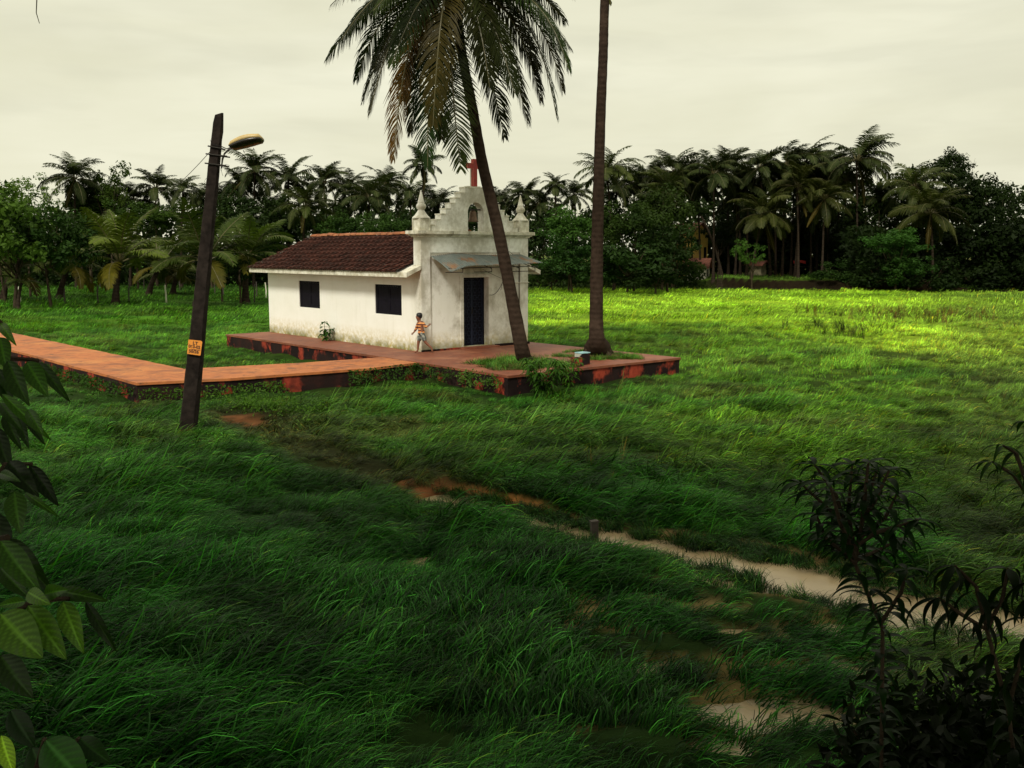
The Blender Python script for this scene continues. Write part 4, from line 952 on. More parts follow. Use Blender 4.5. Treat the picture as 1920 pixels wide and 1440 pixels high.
# ------------------------------------------------------------------ grass
CLC = bpy.data.collections.new('grass_clumps')     # sources for the instances, not linked to the scene
def clump(name, nb, rad, l0, l1, w, lean, curl, rs, seg=4, stiff=1.0):
    n = nb; a = rs.uniform(0, 2 * pi, n); r = rad * np.sqrt(rs.random(n)); bx, by = r * np.cos(a), r * np.sin(a)
    az = rs.normal(0, .42, n); ln = rs.uniform(l0, l1, n) * (1 - .25 * rs.random(n)); el = np.clip(rs.normal(lean, .20, n), .25, 1.5)
    V = np.zeros((n, (seg + 1) * 2, 3)); px, py, pz = bx.copy(), by.copy(), np.full(n, -.04)
    wa = az + pi / 2 + rs.normal(0, .6, n); cu = np.clip(rs.normal(curl, .35, n), .1, 3)
    for k in range(seg + 1):
        ww = w * rs.uniform(.9, 1.1) * (1 - (k / seg) ** 2 * .93) * .5
        V[:, 2*k] = np.stack([px - np.cos(wa) * ww, py - np.sin(wa) * ww, pz], -1); V[:, 2*k+1] = np.stack([px + np.cos(wa) * ww, py + np.sin(wa) * ww, pz], -1)
        e = el - cu * ((k + .5) / seg) ** 1.4; st_ = ln / seg
        px = px + np.cos(e) * np.cos(az) * st_; py = py + np.cos(e) * np.sin(az) * st_; pz = pz + np.sin(e) * st_
        pz = np.maximum(pz, .015)
    base = np.arange(n)[:, None] * (seg + 1) * 2
    F_ = np.concatenate([np.stack([base[:, 0] + 2*k, base[:, 0] + 2*k + 1, base[:, 0] + 2*k + 3, base[:, 0] + 2*k + 2], -1) for k in range(seg)])
    me = mesh_of(name, V.reshape(-1, 3), F_, [M['grass']])
    ca = me.color_attributes.new('blade', 'FLOAT_COLOR', 'POINT')
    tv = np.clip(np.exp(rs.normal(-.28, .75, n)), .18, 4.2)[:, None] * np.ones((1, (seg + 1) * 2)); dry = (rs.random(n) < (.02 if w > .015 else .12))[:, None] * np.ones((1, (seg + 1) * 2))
    blade_shade = np.linspace(.5, 1.3, seg + 1).repeat(2)[None]; tv = tv * blade_shade  # tips paler by nature, plus root shade and tip light painted in
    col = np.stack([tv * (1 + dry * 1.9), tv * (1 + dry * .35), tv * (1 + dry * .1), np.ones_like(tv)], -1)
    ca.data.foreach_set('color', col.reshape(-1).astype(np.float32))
    o = bpy.data.objects.new(name, me); CLC.objects.link(o); return o
rg = np.random.default_rng(5)
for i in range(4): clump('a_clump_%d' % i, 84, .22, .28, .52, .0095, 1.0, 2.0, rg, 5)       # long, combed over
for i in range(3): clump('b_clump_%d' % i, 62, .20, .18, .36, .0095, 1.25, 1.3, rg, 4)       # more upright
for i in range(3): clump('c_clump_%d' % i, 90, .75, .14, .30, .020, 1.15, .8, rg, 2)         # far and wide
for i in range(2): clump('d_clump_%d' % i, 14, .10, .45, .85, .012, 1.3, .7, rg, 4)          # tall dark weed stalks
ng = bpy.data.node_groups.new('scatter_clumps', 'GeometryNodeTree')
ng.interface.new_socket('Geometry', in_out='INPUT', socket_type='NodeSocketGeometry'); ng.interface.new_socket('Geometry', in_out='OUTPUT', socket_type='NodeSocketGeometry')
gi = ng.nodes.new('NodeGroupInput'); go = ng.nodes.new('NodeGroupOutput'); ip = ng.nodes.new('GeometryNodeInstanceOnPoints'); ci = ng.nodes.new('GeometryNodeCollectionInfo')
ci.inputs['Collection'].default_value = CLC; ci.inputs['Separate Children'].default_value = True; ci.inputs['Reset Children'].default_value = True
ip.inputs['Pick Instance'].default_value = True
def named(nm, typ):
    n = ng.nodes.new('GeometryNodeInputNamedAttribute'); n.data_type = typ; n.inputs[0].default_value = nm; return n.outputs[0]
mtp = ng.nodes.new('GeometryNodeMeshToPoints')
ng.links.new(gi.outputs[0], mtp.inputs[0]); ng.links.new(mtp.outputs[0], ip.inputs['Points']); ng.links.new(ci.outputs[0], ip.inputs['Instance'])
ng.links.new(named('pick', 'INT'), ip.inputs['Instance Index']); ng.links.new(named('rot', 'FLOAT_VECTOR'), ip.inputs['Rotation']); ng.links.new(named('scl', 'FLOAT_VECTOR'), ip.inputs['Scale'])
ng.links.new(ip.outputs[0], go.inputs[0])
def scatter(name, label, P, rot, scl, pick, col):
    me = bpy.data.meshes.new(name); me.vertices.add(len(P)); me.vertices.foreach_set('co', P.astype(np.float32).ravel())
    a = me.attributes.new('rot', 'FLOAT_VECTOR', 'POINT'); a.data.foreach_set('vector', rot.astype(np.float32).ravel())
    a = me.attributes.new('scl', 'FLOAT_VECTOR', 'POINT'); a.data.foreach_set('vector', scl.astype(np.float32).ravel())
    a = me.attributes.new('pick', 'INT', 'POINT'); a.data.foreach_set('value', pick.astype(np.int32))
    a = me.attributes.new('gcol', 'FLOAT_COLOR', 'POINT'); a.data.foreach_set('color', np.concatenate([np.clip(col, 0, 1), np.ones((len(P), 1))], 1).astype(np.float32).ravel())
    o = link(name, me); md = o.modifiers.new('scatter', 'NODES'); md.node_group = ng
    return tag(o, label, None, None, 'stuff')
def wedge(y0, y1, dens, rs, margin=1.18):
    n = int(dens * .52 * margin * (y1 * y1 - y0 * y0) + dens * 2 * (y1 - y0)); y = np.sqrt(rs.uniform(y0 * y0, y1 * y1, n)); hw = .52 * y * margin + 1.0
    return rs.uniform(-1, 1, n) * hw, y
def inside_poly(x, y, poly):
    r = np.zeros(len(x), bool); j = len(poly) - 1
    for i in range(len(poly)):
        xi, yi = poly[i]; xj, yj = poly[j]
        r ^= ((yi > y) != (yj > y)) & (x < (xj - xi) * (y - yi) / (yj - yi + 1e-12) + xi); j = i
    return r
PLAT = [c2(-2.05, -6.4), c2(4.85, -6.4), c2(4.85, 10.3), c2(-2.0, 9.95)]
WALK = [(-8.55, 22.0), (-6.6, 22.8), (-3.5, 24.9), c2(-1.7, -2.6), c2(-1.7, -.4), (-5.74, 26.45), (-8.38, 25.1), (-18.81, 36.9), (-25.4, 44), (-24.4, 40.0), (-16.1, 30.8), (-11.7, 25.75)]
def grass_band(name, label, y0, y1, dens, seed, near, size):
    rs = np.random.default_rng(seed); x, y = wedge(y0, y1, dens, rs)
    keep = ~inside_poly(x, y, PLAT) & ~inside_poly(x, y, WALK)
    z = terrain(x, y); sd = seg_dist(x, y, STREAM); td = seg_dist(x, y, TRACK)
    keep &= (sd > .10 + .14 * rs.random(len(x)) + .20 * sstep(11, 13, y)) | (rs.random(len(x)) < .02)
    keep &= (td > 0) | (rs.random(len(x)) < .35 + .6 * ((vnoise(x * 1.2, y * 1.2, 71) < .5) | ((y > 15) & (y < 19.2))))
    hk = fbm(x * .55 + .3 * y * .2, y * .8, 101, 3); keep &= (hk > .34) | (rs.random(len(x)) < .45)
    keep &= (z > -.105) | (rs.random(len(x)) < .10)
    wetz = (x > .3) & (x < 5) & (y < 9.8); keep &= ~wetz | (fbm(x * 1.4, y * 1.4, 91) > .47) | (rs.random(len(x)) < .22)
    keep &= ~((y - bank_front(x) > -.7) & (y - bank_front(x) < 2.0) & (x > 16)) | (rs.random(len(x)) < .06)
    x, y, z, sd, td = x[keep], y[keep], z[keep], sd[keep], td[keep]; n = len(x)
    h = fbm(x * .55 + .3 * y * .2, y * .8, 101, 3); h2 = fbm(x * 1.7, y * 2.0, 103, 2)
    comb = sstep(-.05, .12, h - .42)                                # where the grass lies over in swathes
    dirn = .15 + (fbm(x * .22, y * .22, 111) - .5) * 2.4 + (fbm(x * .8, y * 1.1, 117) - .5) * 2.0 + rs.normal(0, .28, n)
    s = size * (.25 + 1.65 * h) * (.8 + .4 * h2) * rs.uniform(.85, 1.15, n)
    s *= 1 - .45 * (1 - sstep(0, .9, td)) - .35 * (1 - sstep(0, .5, sd))
    around = sstep(19, 24, y); s *= 1 - .28 * around * (near > 0)
    s = np.where(wetz[keep], s * .72, s)
    wx, wy = x - CH_O[0], y - CH_O[1]; lx, ly = wx * cos(CH_R) + wy * sin(CH_R), -wx * sin(CH_R) + wy * cos(CH_R)
    dp = np.hypot(np.maximum(np.maximum(-1.75 - lx, lx - 4.62), 0), np.maximum(np.maximum(-6.05 - ly, ly - 9.9), 0)); s *= .5 + .5 * sstep(.2, 2.2, dp)
    wd = seg_dist(x, y, [(-16.1, 30.9, 0), (-8.55, 22.32, 0), (-6.67, 23.1, 0), (-3.6, 25.1, 0)]); s *= .42 + .58 * sstep(.3, 1.8, wd)
    rot = np.stack([rs.normal(0, .10, n), .05 + .26 * comb * (1 - around * .6) + rs.normal(0, .10, n), dirn], -1)
    if near: pick = np.where(rs.random(n) < .80 - .55 * around, rs.integers(0, 4, n), rs.integers(4, 7, n))
    else: pick = rs.integers(7, 10, n)
    scl = np.stack([s, s, s * (1.0 if near else .9) * (.7 + .6 * h2)], -1)
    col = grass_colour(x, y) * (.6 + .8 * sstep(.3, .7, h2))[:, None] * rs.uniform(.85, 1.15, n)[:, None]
    P = np.stack([x, y, z + (.0 if near else -.01)], -1)
    return scatter(name, label, P, rot, scl, pick, col)
grass_band('long_grass', 'long dark green grass combed over by the wind in the foreground', 5.0, 15, 46, 1, 1, 1.0)
grass_band('meadow_grass', 'green meadow grass around the platform', 15, 27, 26, 2, 1, 1.0)
grass_band('field_grass', 'grass of the field on both sides of the chapel', 27, 48, 11, 3, 1, 1.15)
grass_band('far_grass', 'bright paddy grass far across the field', 48, 104, 1.6, 4, 0, 1.0)
# grass on the bank by the camera and tufts on the platform
def patch(name, label, centres, n, size, col, seed, zoff, picks=(4, 7), sig=.4):
    rs = np.random.default_rng(seed); c = np.array(centres, float); k = rs.integers(0, len(c), n)
    x = c[k, 0] + rs.normal(0, sig, n) * c[k, 2]; y = c[k, 1] + rs.normal(0, sig, n) * c[k, 3]; z = np.full(n, zoff)
    s = size * rs.uniform(.6, 1.3, n)
    return scatter(name, label, np.stack([x, y, z], -1), np.stack([rs.normal(0, .2, n), rs.normal(0, .2, n), rs.uniform(0, 6.28, n)], -1), np.stack([s] * 3, -1), rs.integers(picks[0], picks[1], n), np.array(col)[None] * rs.uniform(.6, 1.4, n)[:, None])
pc = [PZ(u, v, PZ0) for u, v in ((930, 682), (960, 690), (1000, 688), (1025, 684), (970, 676))]
patch('platform_grass', 'tuft of grass round the foot of the leaning palm', [(p.x, p.y, .8, .5) for p in pc], 280, .80, (.060, .15, .022), 5, PZ0 - .01)
pc = [PZ(u, v, PZ0) for u, v in ((1060, 668), (1085, 660), (1140, 672), (1160, 668), (1105, 674), (1120, 662), (1175, 672))]
patch('platform_weeds', 'low grass and weeds round the root foot of the straight palm', [(p.x, p.y, .6, .4) for p in pc], 200, .62, (.065, .16, .022), 6, PZ0 - .01)
# soil mounds under them
for nm, (u, v), rx, ry, h in (('soil_mound', (970, 688), .95, .55, .10), ('soil_mound', (1120, 668), .95, .7, .10)):
    p = PZ(u, v, PZ0); prof = [(1.0, 0), (.85, .35), (.55, .8), (.2, 1.0)]
    mo = MB().lathe([(r, zz * h) for r, zz in prof], (0, 0, 0), 22).mesh(nm, M['soil'], True)
    ca = mo.color_attributes.new('soil', 'FLOAT_COLOR', 'POINT'); ca.data.foreach_set('color', np.tile(np.array([.09, .06, .03, 1], np.float32), len(mo.vertices)))
    tag(link(nm, mo, None, (p.x, p.y, PZ0 - .005), (0, 0, .7), (rx, ry, 1)), kind='structure')
# dark weeds standing in the right-hand field
wp = [PZ(u, v, .05) for u, v in ((1640, 585), (1665, 582), (1690, 588), (1715, 586), (1655, 592), (1740, 600), (1800, 596), (1780, 604), (1760, 590))]
patch('field_weeds', 'brown weeds standing in the bright field on the right', [(p.x, p.y, 5, 4) for p in wp], 230, .9, (.085, .065, .022), 7, .0, (10, 12))
wp = [PZ(u, v, .05) for u, v in ((1600, 628), (1585, 620), (1612, 622), (1575, 612))]
patch('field_reeds', 'cluster of dark reeds in the field right of the platform', [(p.x, p.y, 2.4, 1.4) for p in wp], 46, 1.15, (.022, .038, .012), 8, .0, (10, 12))
rs_ = np.random.default_rng(55); wp = [(rs_.uniform(-.1, .5) * yy, yy, 3, 2.5) for yy in rs_.uniform(15, 42, 60)]
patch('seeding_stalks', 'taller seeding stalks standing above the meadow grass', wp, 110, .6, (.075, .12, .03), 18, .02, (10, 12), .5)
# brown, thin verge of the stream
tr_pts = []
rs_ = np.random.default_rng(15)
for a, b in zip(STREAM[:8], STREAM[1:9]):
    for t in np.linspace(0, 1, 5):
        for s in (-1, 1): tr_pts.append((a[0] + (b[0] - a[0]) * t + rs_.normal(0, .05), a[1] + (b[1] - a[1]) * t + s * (a[2] + .12), .22, .22))
patch('stream_verge', 'thin brownish stalks along the muddy stream', tr_pts, 420, .62, (.022, .070, .012), 9, -.05, (0, 7))

# ------------------------------------------------------------------ creepers and leafy plants
def leaf_sheet(rs, C_, size, N0=None, nrand=.7):
    n = len(C_); nr = rs.normal(size=(n, 3)) * nrand + (np.array([0, -.6, .6]) if N0 is None else N0); nr /= np.linalg.norm(nr, axis=1)[:, None]
    t = np.cross(nr, rs.normal(size=(n, 3))); t /= np.linalg.norm(t, axis=1)[:, None]; b = np.cross(nr, t); s = (size * rs.uniform(.6, 1.3, n))[:, None]
    f_ = nr * s * .12
    V = np.stack([C_ - t * s * .5, C_ - t * s * .18 + b * s * .24 + f_, C_ + t * s * .22 + b * s * .20 + f_, C_ + t * s * .62 - nr * s * .06, C_ + t * s * .22 - b * s * .20 + f_, C_ - t * s * .18 - b * s * .24 + f_], 1).reshape(-1, 3)
    k_ = np.arange(n)[:, None] * 6
    return V, np.concatenate([k_ + np.array([[0, 3, 2, 1]]), k_ + np.array([[0, 5, 4, 3]])])
def creeper(name, label, line, n, drop, out, size, tint, seed, top=PZ0, up=.06):
    rs = np.random.default_rng(seed); L = np.array(line, float); k = rs.integers(0, len(L) - 1, n); t = rs.random(n)
    p = L[k] * (1 - t)[:, None] + L[k + 1] * t[:, None]; d = L[k + 1] - L[k]; d /= np.linalg.norm(d, axis=1)[:, None]; nrm = np.stack([d[:, 1], -d[:, 0]], -1)
    cl_ = fbm(p[:, 0] * 1.6, p[:, 1] * 1.6, seed); dd = rs.random(n) * drop * (.25 + 1.3 * cl_)
    o_ = .03 + rs.random(n) * .10 + out * (dd / drop) ** 2 * rs.random(n)
    C_ = np.stack([p[:, 0] + nrm[:, 0] * o_, p[:, 1] + nrm[:, 1] * o_, top + up * rs.random(n) * (cl_ > .5) - dd], -1); C_[:, 2] = np.maximum(C_[:, 2], .06 + .25 * rs.random(n))
    V_, F_ = leaf_sheet(rs, C_, size); o = link(name, mesh_of(name, V_, F_, [M['ivy']])); o.color = (*tint, 1); return tag(o, label, None, None, 'stuff')
e1, e2 = C2W(-1.75, -2.3), C2W(-1.75, -6.05)
creeper('creeper', 'ivy-like creeper over the wall where the walkway meets the platform', [(-4.2, 24.85), (-3.65, 25.15), (e1.x, e1.y), (e1.x * .55 + e2.x * .45, e1.y * .55 + e2.y * .45)], 850, .55, .7, .065, (.6, .7, .5), 31, up=.02)
creeper('trailing_creeper', 'thin creeper trailing down the red wall near the platform corner', [(e1.x * .5 + e2.x * .5, e1.y * .5 + e2.y * .5), (e2.x - .1, e2.y + .12)], 320, .5, .35, .07, (1.2, 1.2, .9), 32)
creeper('walkway_creeper', 'leafy creeper covering the near side of the raised walkway on the left', [(-13.2, 27.6), (-11.7, 25.87), (-10.2, 24.2), (-8.55, 22.32)], 1000, .55, 1.3, .07, (.5, .65, .4), 33, PZ0 - .12, 0)
creeper('corner_creeper', 'bright low creeper below the walkway corner beside the lamp pole', [(-8.55, 22.32), (-6.67, 23.1), (-5.6, 23.8)], 700, .3, 1.7, .065, (.9, 1.0, .55), 34, .15, 0)
rs_ = np.random.default_rng(44); k = rs_.normal(size=(1500, 2)) * (.8, .5) ; g_ = np.stack([-5.0 + k[:, 0] * 1.1, 21.0 + k[:, 1] - k[:, 0] * .6, .08 + .14 * rs_.random(1500)], -1)
V_, F_ = leaf_sheet(rs_, g_, .06, np.array([0, -.2, 1.0])); o = link('ground_creeper', mesh_of('ground_creeper', V_, F_, [M['ivy']])); o.color = (1.1, 1.25, .6, 1); tag(o, 'bright leafy ground creeper to the right of the lamp pole foot', None, None, 'stuff')

def blade_leaf(name, mat_, width=.3, bend=.5, fold=.18, veins=0, nx_=9, ny_=3, tipn=1.5, wave=.0, rs=None, point=.8):
    """one leaf of length 1 along +x, with a folded midrib, bent down towards the tip"""
    V = []; F_ = []
    for i in range(nx_ + 1):
        t = i / nx_; w_ = width * .5 * (sin(pi * min(1, t ** point)) ** .75) * (1 - .25 * t) + .006 * (1 - t)
        a = bend * t * t * .5; x = t * cos(a * .8); z0 = -t * sin(a)
        for j in range(-ny_, ny_ + 1):
            s = j / ny_; ripple = veins * sin((t * 9 - abs(s) * 1.6) * 2 * pi) * abs(s) * (1 - abs(s) ** 3) if veins else 0
            V.append((x + .03 * abs(s), s * w_, z0 + fold * abs(s) * w_ * 2 - .35 * fold * s * s * w_ * 2 + ripple + wave * sin(t * 9 + s) * abs(s)))
    m_ = 2 * ny_ + 1
    for i in range(nx_):
        for j in range(m_ - 1): F_.append((i*m_+j, (i+1)*m_+j, (i+1)*m_+j+1, i*m_+j+1))
    me = mesh_of(name, V, F_, [mat_], True)
    if veins:
        ca = me.color_attributes.new('vein', 'FLOAT_COLOR', 'POINT'); cc_ = []
        for i in range(nx_ + 1):
            for j in range(-ny_, ny_ + 1):
                t, s = i / nx_, j / ny_; ph = (t * 9 - abs(s) * 1.6) % 1; g_ = .72 + 1.0 * math.exp(-((ph - .5) / .14) ** 2) * (.35 + .65 * (1 - abs(s)))
                if j == 0: g_ = 2.0
                cc_ += [g_ * 1.05, g_, g_ * .9, 1]
        ca.data.foreach_set('color', np.array(cc_, np.float32))
    return me
def place_leaf(me, root, a, b, nrm, color, wscale=1.0, name='leaf', inv=None):
    """lay a leaf from point a to point b, its face towards nrm"""
    a, b = Vector(a), Vector(b); x = (b - a); L = x.length; x.normalize(); zz = Vector(nrm); zz = (zz - x * zz.dot(x)).normalized(); y = zz.cross(x)
    o = bpy.data.objects.new(name, me); COL.objects.link(o); o.parent = root
    R = Matrix((x, y, zz)).transposed().to_4x4(); o.matrix_local = Matrix.Translation(a - root.location) @ R @ Matrix.Diagonal((L, L * wscale, L, 1)); o.color = (*color, 1); return o
# plant in front of the platform corner, with whorls of narrow leaves
def whorl_plant(name, label, stems, mat_, leaf_me, tint, seed, L=.20, per=7, cat='plant', group=None, spacing=.13, droop=.35, lw=1.0):
    rs = random.Random(seed); base = Vector(stems[0][0]); root = empty(name, base); tag(root, label, cat, group); sm = MB()
    for st_ in stems:
        P = [Vector(p) for p in st_]; sm.tube([tuple(p - base) for p in P], [.012 if L > .15 else .007] * (len(P) - 1) + [.004], 5)
        tot = sum((q - p).length for p, q in zip(P, P[1:])); n = max(2, int(tot / spacing)); k = 0
        for i in range(n + 1):
            s = .25 + .75 * i / n; d = s * tot; acc = 0
            for p, q in zip(P, P[1:]):
                l = (q - p).length
                if acc + l >= d - 1e-6: c = p.lerp(q, (d - acc) / l); T_ = (q - p).normalized(); break
                acc += l
            cnt = per if i == n else max(2, per // 2)
            for j in range(cnt):
                k += 1; a = k * 2.4 + rs.uniform(-.3, .3); out = Vector((cos(a), sin(a), 0)); dirv = (out + T_ * rs.uniform(.1, .7) + Vector((0, 0, -droop * rs.uniform(.3, 1.4)))).normalized()
                v = rs.uniform(.6, 1.4); Lf = L * rs.uniform(.65, 1.15)
                place_leaf(leaf_me, root, c, c + dirv * Lf, Vector((0, 0, 1)) + out * .3, (tint[0] * v, tint[1] * v, tint[2] * v), lw * rs.uniform(.8, 1.2))
    sm.build('stem', M['wood'], root); return root
lf_narrow = blade_leaf('leaf', M['bigleaf'], .26, .7, .2, 0, 6, 1, 1)
lf_lance = blade_leaf('leaf', M['bigleaf'], .24, .9, .22, 0, 8, 1)
def up_stems(c, n, h, spread, rs, lean=(0, 0)):
    out = []
    for i in range(n):
        a = i * 2.4 + rs.uniform(-.4, .4); r = spread * rs.uniform(.3, 1.0); hh = h * rs.uniform(.6, 1.1)
        out.append([c, c + Vector((cos(a) * r * .4 + lean[0] * .4, sin(a) * r * .4 + lean[1] * .4, hh * .5)), c + Vector((cos(a) * r + lean[0], sin(a) * r + lean[1], hh))])
    return out
rsp = random.Random(3)
pb = PZ(1020, 742, 0); whorl_plant('leafy_plant', 'large leafy plant with drooping narrow leaves against the platform corner', up_stems(pb, 11, .85, .55, rsp), None, lf_narrow, (.75, .7, .6), 4, .26, 9, spacing=.16, droop=.7)
pb = PZ(1065, 728, 0); whorl_plant('leafy_plant', 'smaller leafy plant below the blue-topped block', up_stems(pb, 6, .70, .35, rsp), None, lf_narrow, (1.0, .9, .7), 5, .20, 8, spacing=.15, droop=.6)
pb = C2W(-.25, 5.15, 0); whorl_plant('wall_plant', 'small plant with broad leaves growing at the foot of the chapel side wall', up_stems(pb, 5, .36, .22, rsp) + [[pb, pb + Vector((-.04, 0, .3)), pb + Vector((-.06, 0, .62))]], None, lf_narrow, (.55, .6, .5), 6, .22, 6, spacing=.16, droop=.45, lw=1.7)

# ------------------------------------------------------------------ foreground shrubs
lib_l = [blade_leaf('leaf', M['ribleaf'], w_, b_, .22, .016, 60, 5, rs=None, point=pt) for w_, b_, pt in ((.40, .35, .85), (.46, .5, .8), (.36, .7, .9))]
lf_round = blade_leaf('leaf', M['ribleaf'], .72, .3, .16, .008, 48, 5, point=.85)
shrub = empty('leafy_shrub', (-1.75, 1.4, 1.45)); tag(shrub, 'shrub with large ribbed leaves reaching in along the left edge of the picture', 'shrub')
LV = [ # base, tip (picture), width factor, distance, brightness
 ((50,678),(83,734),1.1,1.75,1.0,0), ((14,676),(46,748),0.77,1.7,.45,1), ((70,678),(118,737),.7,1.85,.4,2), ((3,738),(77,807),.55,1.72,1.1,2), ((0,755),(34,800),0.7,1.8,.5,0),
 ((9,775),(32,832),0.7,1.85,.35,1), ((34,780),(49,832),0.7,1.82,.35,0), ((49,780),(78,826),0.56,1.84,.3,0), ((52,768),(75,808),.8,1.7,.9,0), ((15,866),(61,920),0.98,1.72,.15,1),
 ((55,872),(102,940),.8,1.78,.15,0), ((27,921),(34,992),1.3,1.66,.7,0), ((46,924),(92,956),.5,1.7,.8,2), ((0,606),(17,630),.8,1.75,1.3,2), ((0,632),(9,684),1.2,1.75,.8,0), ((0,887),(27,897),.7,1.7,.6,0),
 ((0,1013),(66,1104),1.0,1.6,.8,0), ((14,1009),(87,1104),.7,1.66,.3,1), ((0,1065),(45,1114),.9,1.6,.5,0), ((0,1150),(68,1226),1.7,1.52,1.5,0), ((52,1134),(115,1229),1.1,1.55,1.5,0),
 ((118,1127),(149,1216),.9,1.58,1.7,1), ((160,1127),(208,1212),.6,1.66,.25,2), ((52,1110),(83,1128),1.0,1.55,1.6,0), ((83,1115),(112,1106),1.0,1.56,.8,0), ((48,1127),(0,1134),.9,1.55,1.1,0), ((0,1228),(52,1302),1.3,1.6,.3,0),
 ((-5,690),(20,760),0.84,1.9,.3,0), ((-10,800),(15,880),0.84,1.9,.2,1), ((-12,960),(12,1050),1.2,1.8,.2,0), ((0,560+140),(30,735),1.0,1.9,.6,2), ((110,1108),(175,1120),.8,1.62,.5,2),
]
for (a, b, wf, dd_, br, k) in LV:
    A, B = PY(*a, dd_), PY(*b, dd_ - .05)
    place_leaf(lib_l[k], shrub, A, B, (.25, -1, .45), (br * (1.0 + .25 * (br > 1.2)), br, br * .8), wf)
tw = MB(); sb = shrub.location
for pth in ([(-1.75, 1.4, 1.45), (-1.3, 1.6, 2.2), PY(-40, 1190, 1.6), PY(60, 1128, 1.56), PY(120, 1122, 1.58), PY(165, 1125, 1.66)], [(-1.75, 1.4, 1.45), (-1.4, 1.7, 2.5), PY(-60, 1000, 1.75), PY(10, 870, 1.74), PY(60, 870, 1.78)],
            [(-1.4, 1.7, 2.5), (-1.3, 1.75, 2.9), PY(-50, 700, 1.8), PY(10, 672, 1.75), PY(72, 676, 1.8)], [(-1.3, 1.75, 2.9), PY(-50, 800, 1.8), PY(5, 765, 1.8), PY(50, 772, 1.8)], [(-1.3, 1.75, 2.8), PY(-40, 1020, 1.7), PY(14, 1008, 1.62)], [(-1.3, 1.75, 2.9), PY(-40, 620, 1.78), PY(0, 604, 1.75)]):
    tw.tube([tuple(Vector(p) - sb) for p in pth], [.010, .008, .006, .005, .004, .003][:len(pth)], 5)
tw.build('stem', M['wood'], shrub)
sh2 = empty('low_shrub', (-1.0, 1.25, 1.45)); tag(sh2, 'rounded glossy leaves and one yellow leaf at the bottom left corner', 'shrub')
for a, b, wf, d_, col in (((84, 1386), (158, 1470), 1.0, 1.45, (.45, .75, .5)), ((149, 1384), (201, 1428), .75, 1.5, (.22, .32, .22)), ((2, 1378), (22, 1450), .7, 1.42, (5.5, 3.6, 1.5)), ((60, 1400), (90, 1480), .8, 1.5, (.2, .3, .2)), ((20, 1330), (60, 1400), .8, 1.6, (.12, .2, .12))):
    place_leaf(lf_round, sh2, PY(*a, d_), PY(*b, d_ - .03), (.1, -1, .6), col, wf)
tw = MB(); tw.tube([(0, 0, 0), tuple(PY(60, 1470, 1.5) - sh2.location), tuple(PY(84, 1386, 1.45) - sh2.location)], [.008, .005, .004], 5).tube([tuple(PY(60, 1470, 1.5) - sh2.location), tuple(PY(149, 1384, 1.5) - sh2.location)], .004, 5); tw.build('stem', M['wood'], sh2)
# sapling at the right, dark against the stream
sp_b = Vector((1.30, 3.2, ground_z(1.3, 3.2) - .03))
def pstem(pts, d=3.2): return [PY(u, v, d + dd) for u, v, dd in pts]
sap_stems = [[sp_b] + pstem([(1655, 1180, 0), (1603, 1058, 0), (1610, 1010, .02), (1626, 940, .05), (1645, 880, .08)]),
 pstem([(1606, 1050, 0), (1575, 980, -.1), (1555, 905, -.12)]), pstem([(1604, 1040, 0), (1590, 960, .05), (1598, 872, .08)]), pstem([(1612, 1010, .02), (1660, 970, .1), (1682, 925, .12)]),
 pstem([(1603, 1055, 0), (1550, 1010, .1), (1530, 965, .1)]), pstem([(1618, 975, .02), (1640, 940, -.05), (1668, 880, -.05)]), pstem([(1650, 1170, 0), (1690, 1110, -.05), (1700, 1068, -.05)]),
 pstem([(1610, 1040, .05), (1560, 960, .15), (1500, 905, .2)]), pstem([(1612, 1020, -.05), (1640, 1000, -.1), (1722, 975, -.12)]), pstem([(1606, 1050, .1), (1580, 1010, .2), (1540, 1000, .22)]), pstem([(1615, 990, 0), (1622, 930, -.08), (1628, 868, -.1)]), pstem([(1600, 1030, 0), (1568, 930, .03), (1528, 872, .05)]), pstem([(1606, 1050, 0), (1650, 1030, .1), (1690, 1010, .15)])]
whorl_plant('sapling', 'dark leafy sapling standing in front of the muddy stream on the right', sap_stems, None, lf_lance, (.12, .17, .09), 11, .095, 6, 'sapling', None, .040, .25, 1.15)
s2b = Vector((1.75, 3.0, ground_z(1.75, 3.0) - .03))
st2 = [[s2b] + pstem([(1890, 1330, -.2), (1850, 1180, -.2), (1830, 1100, -.2), (1790, 1060, -.2)]), [PY(1850, 1180, 3.0)] + pstem([(1880, 1120, -.2), (1890, 1065, -.2)]), [PY(1890, 1330, 3.0)] + pstem([(1930, 1180, -.3), (1925, 1090, -.3)]), [PY(1850, 1180, 3.0)] + pstem([(1800, 1150, -.15), (1760, 1120, -.15)])]
whorl_plant('sapling', 'drooping dark leaves crossing the stream at the right edge', st2, None, lf_lance, (.09, .09, .06), 12, .12, 5, 'sapling', None, .07, 1.0, 1.1)
s3b = Vector((1.9, 3.3, ground_z(1.9, 3.3) - .03))
st3 = [[s3b] + pstem([(1960, 1100, .1), (1940, 950, .1), (1905, 850, .1), (1880, 835, .1)]), [PY(1940, 950, 3.3)] + pstem([(1900, 890, .1), (1860, 865, .1)]), [PY(1940, 950, 3.3)] + pstem([(1950, 850, .1), (1925, 790, .1)])]
whorl_plant('sapling', 'sparse twig with narrow leaves entering from the right edge', st3, None, lf_lance, (.3, .3, .15), 13, .085, 5, 'sapling', None, .06, .5, .9)
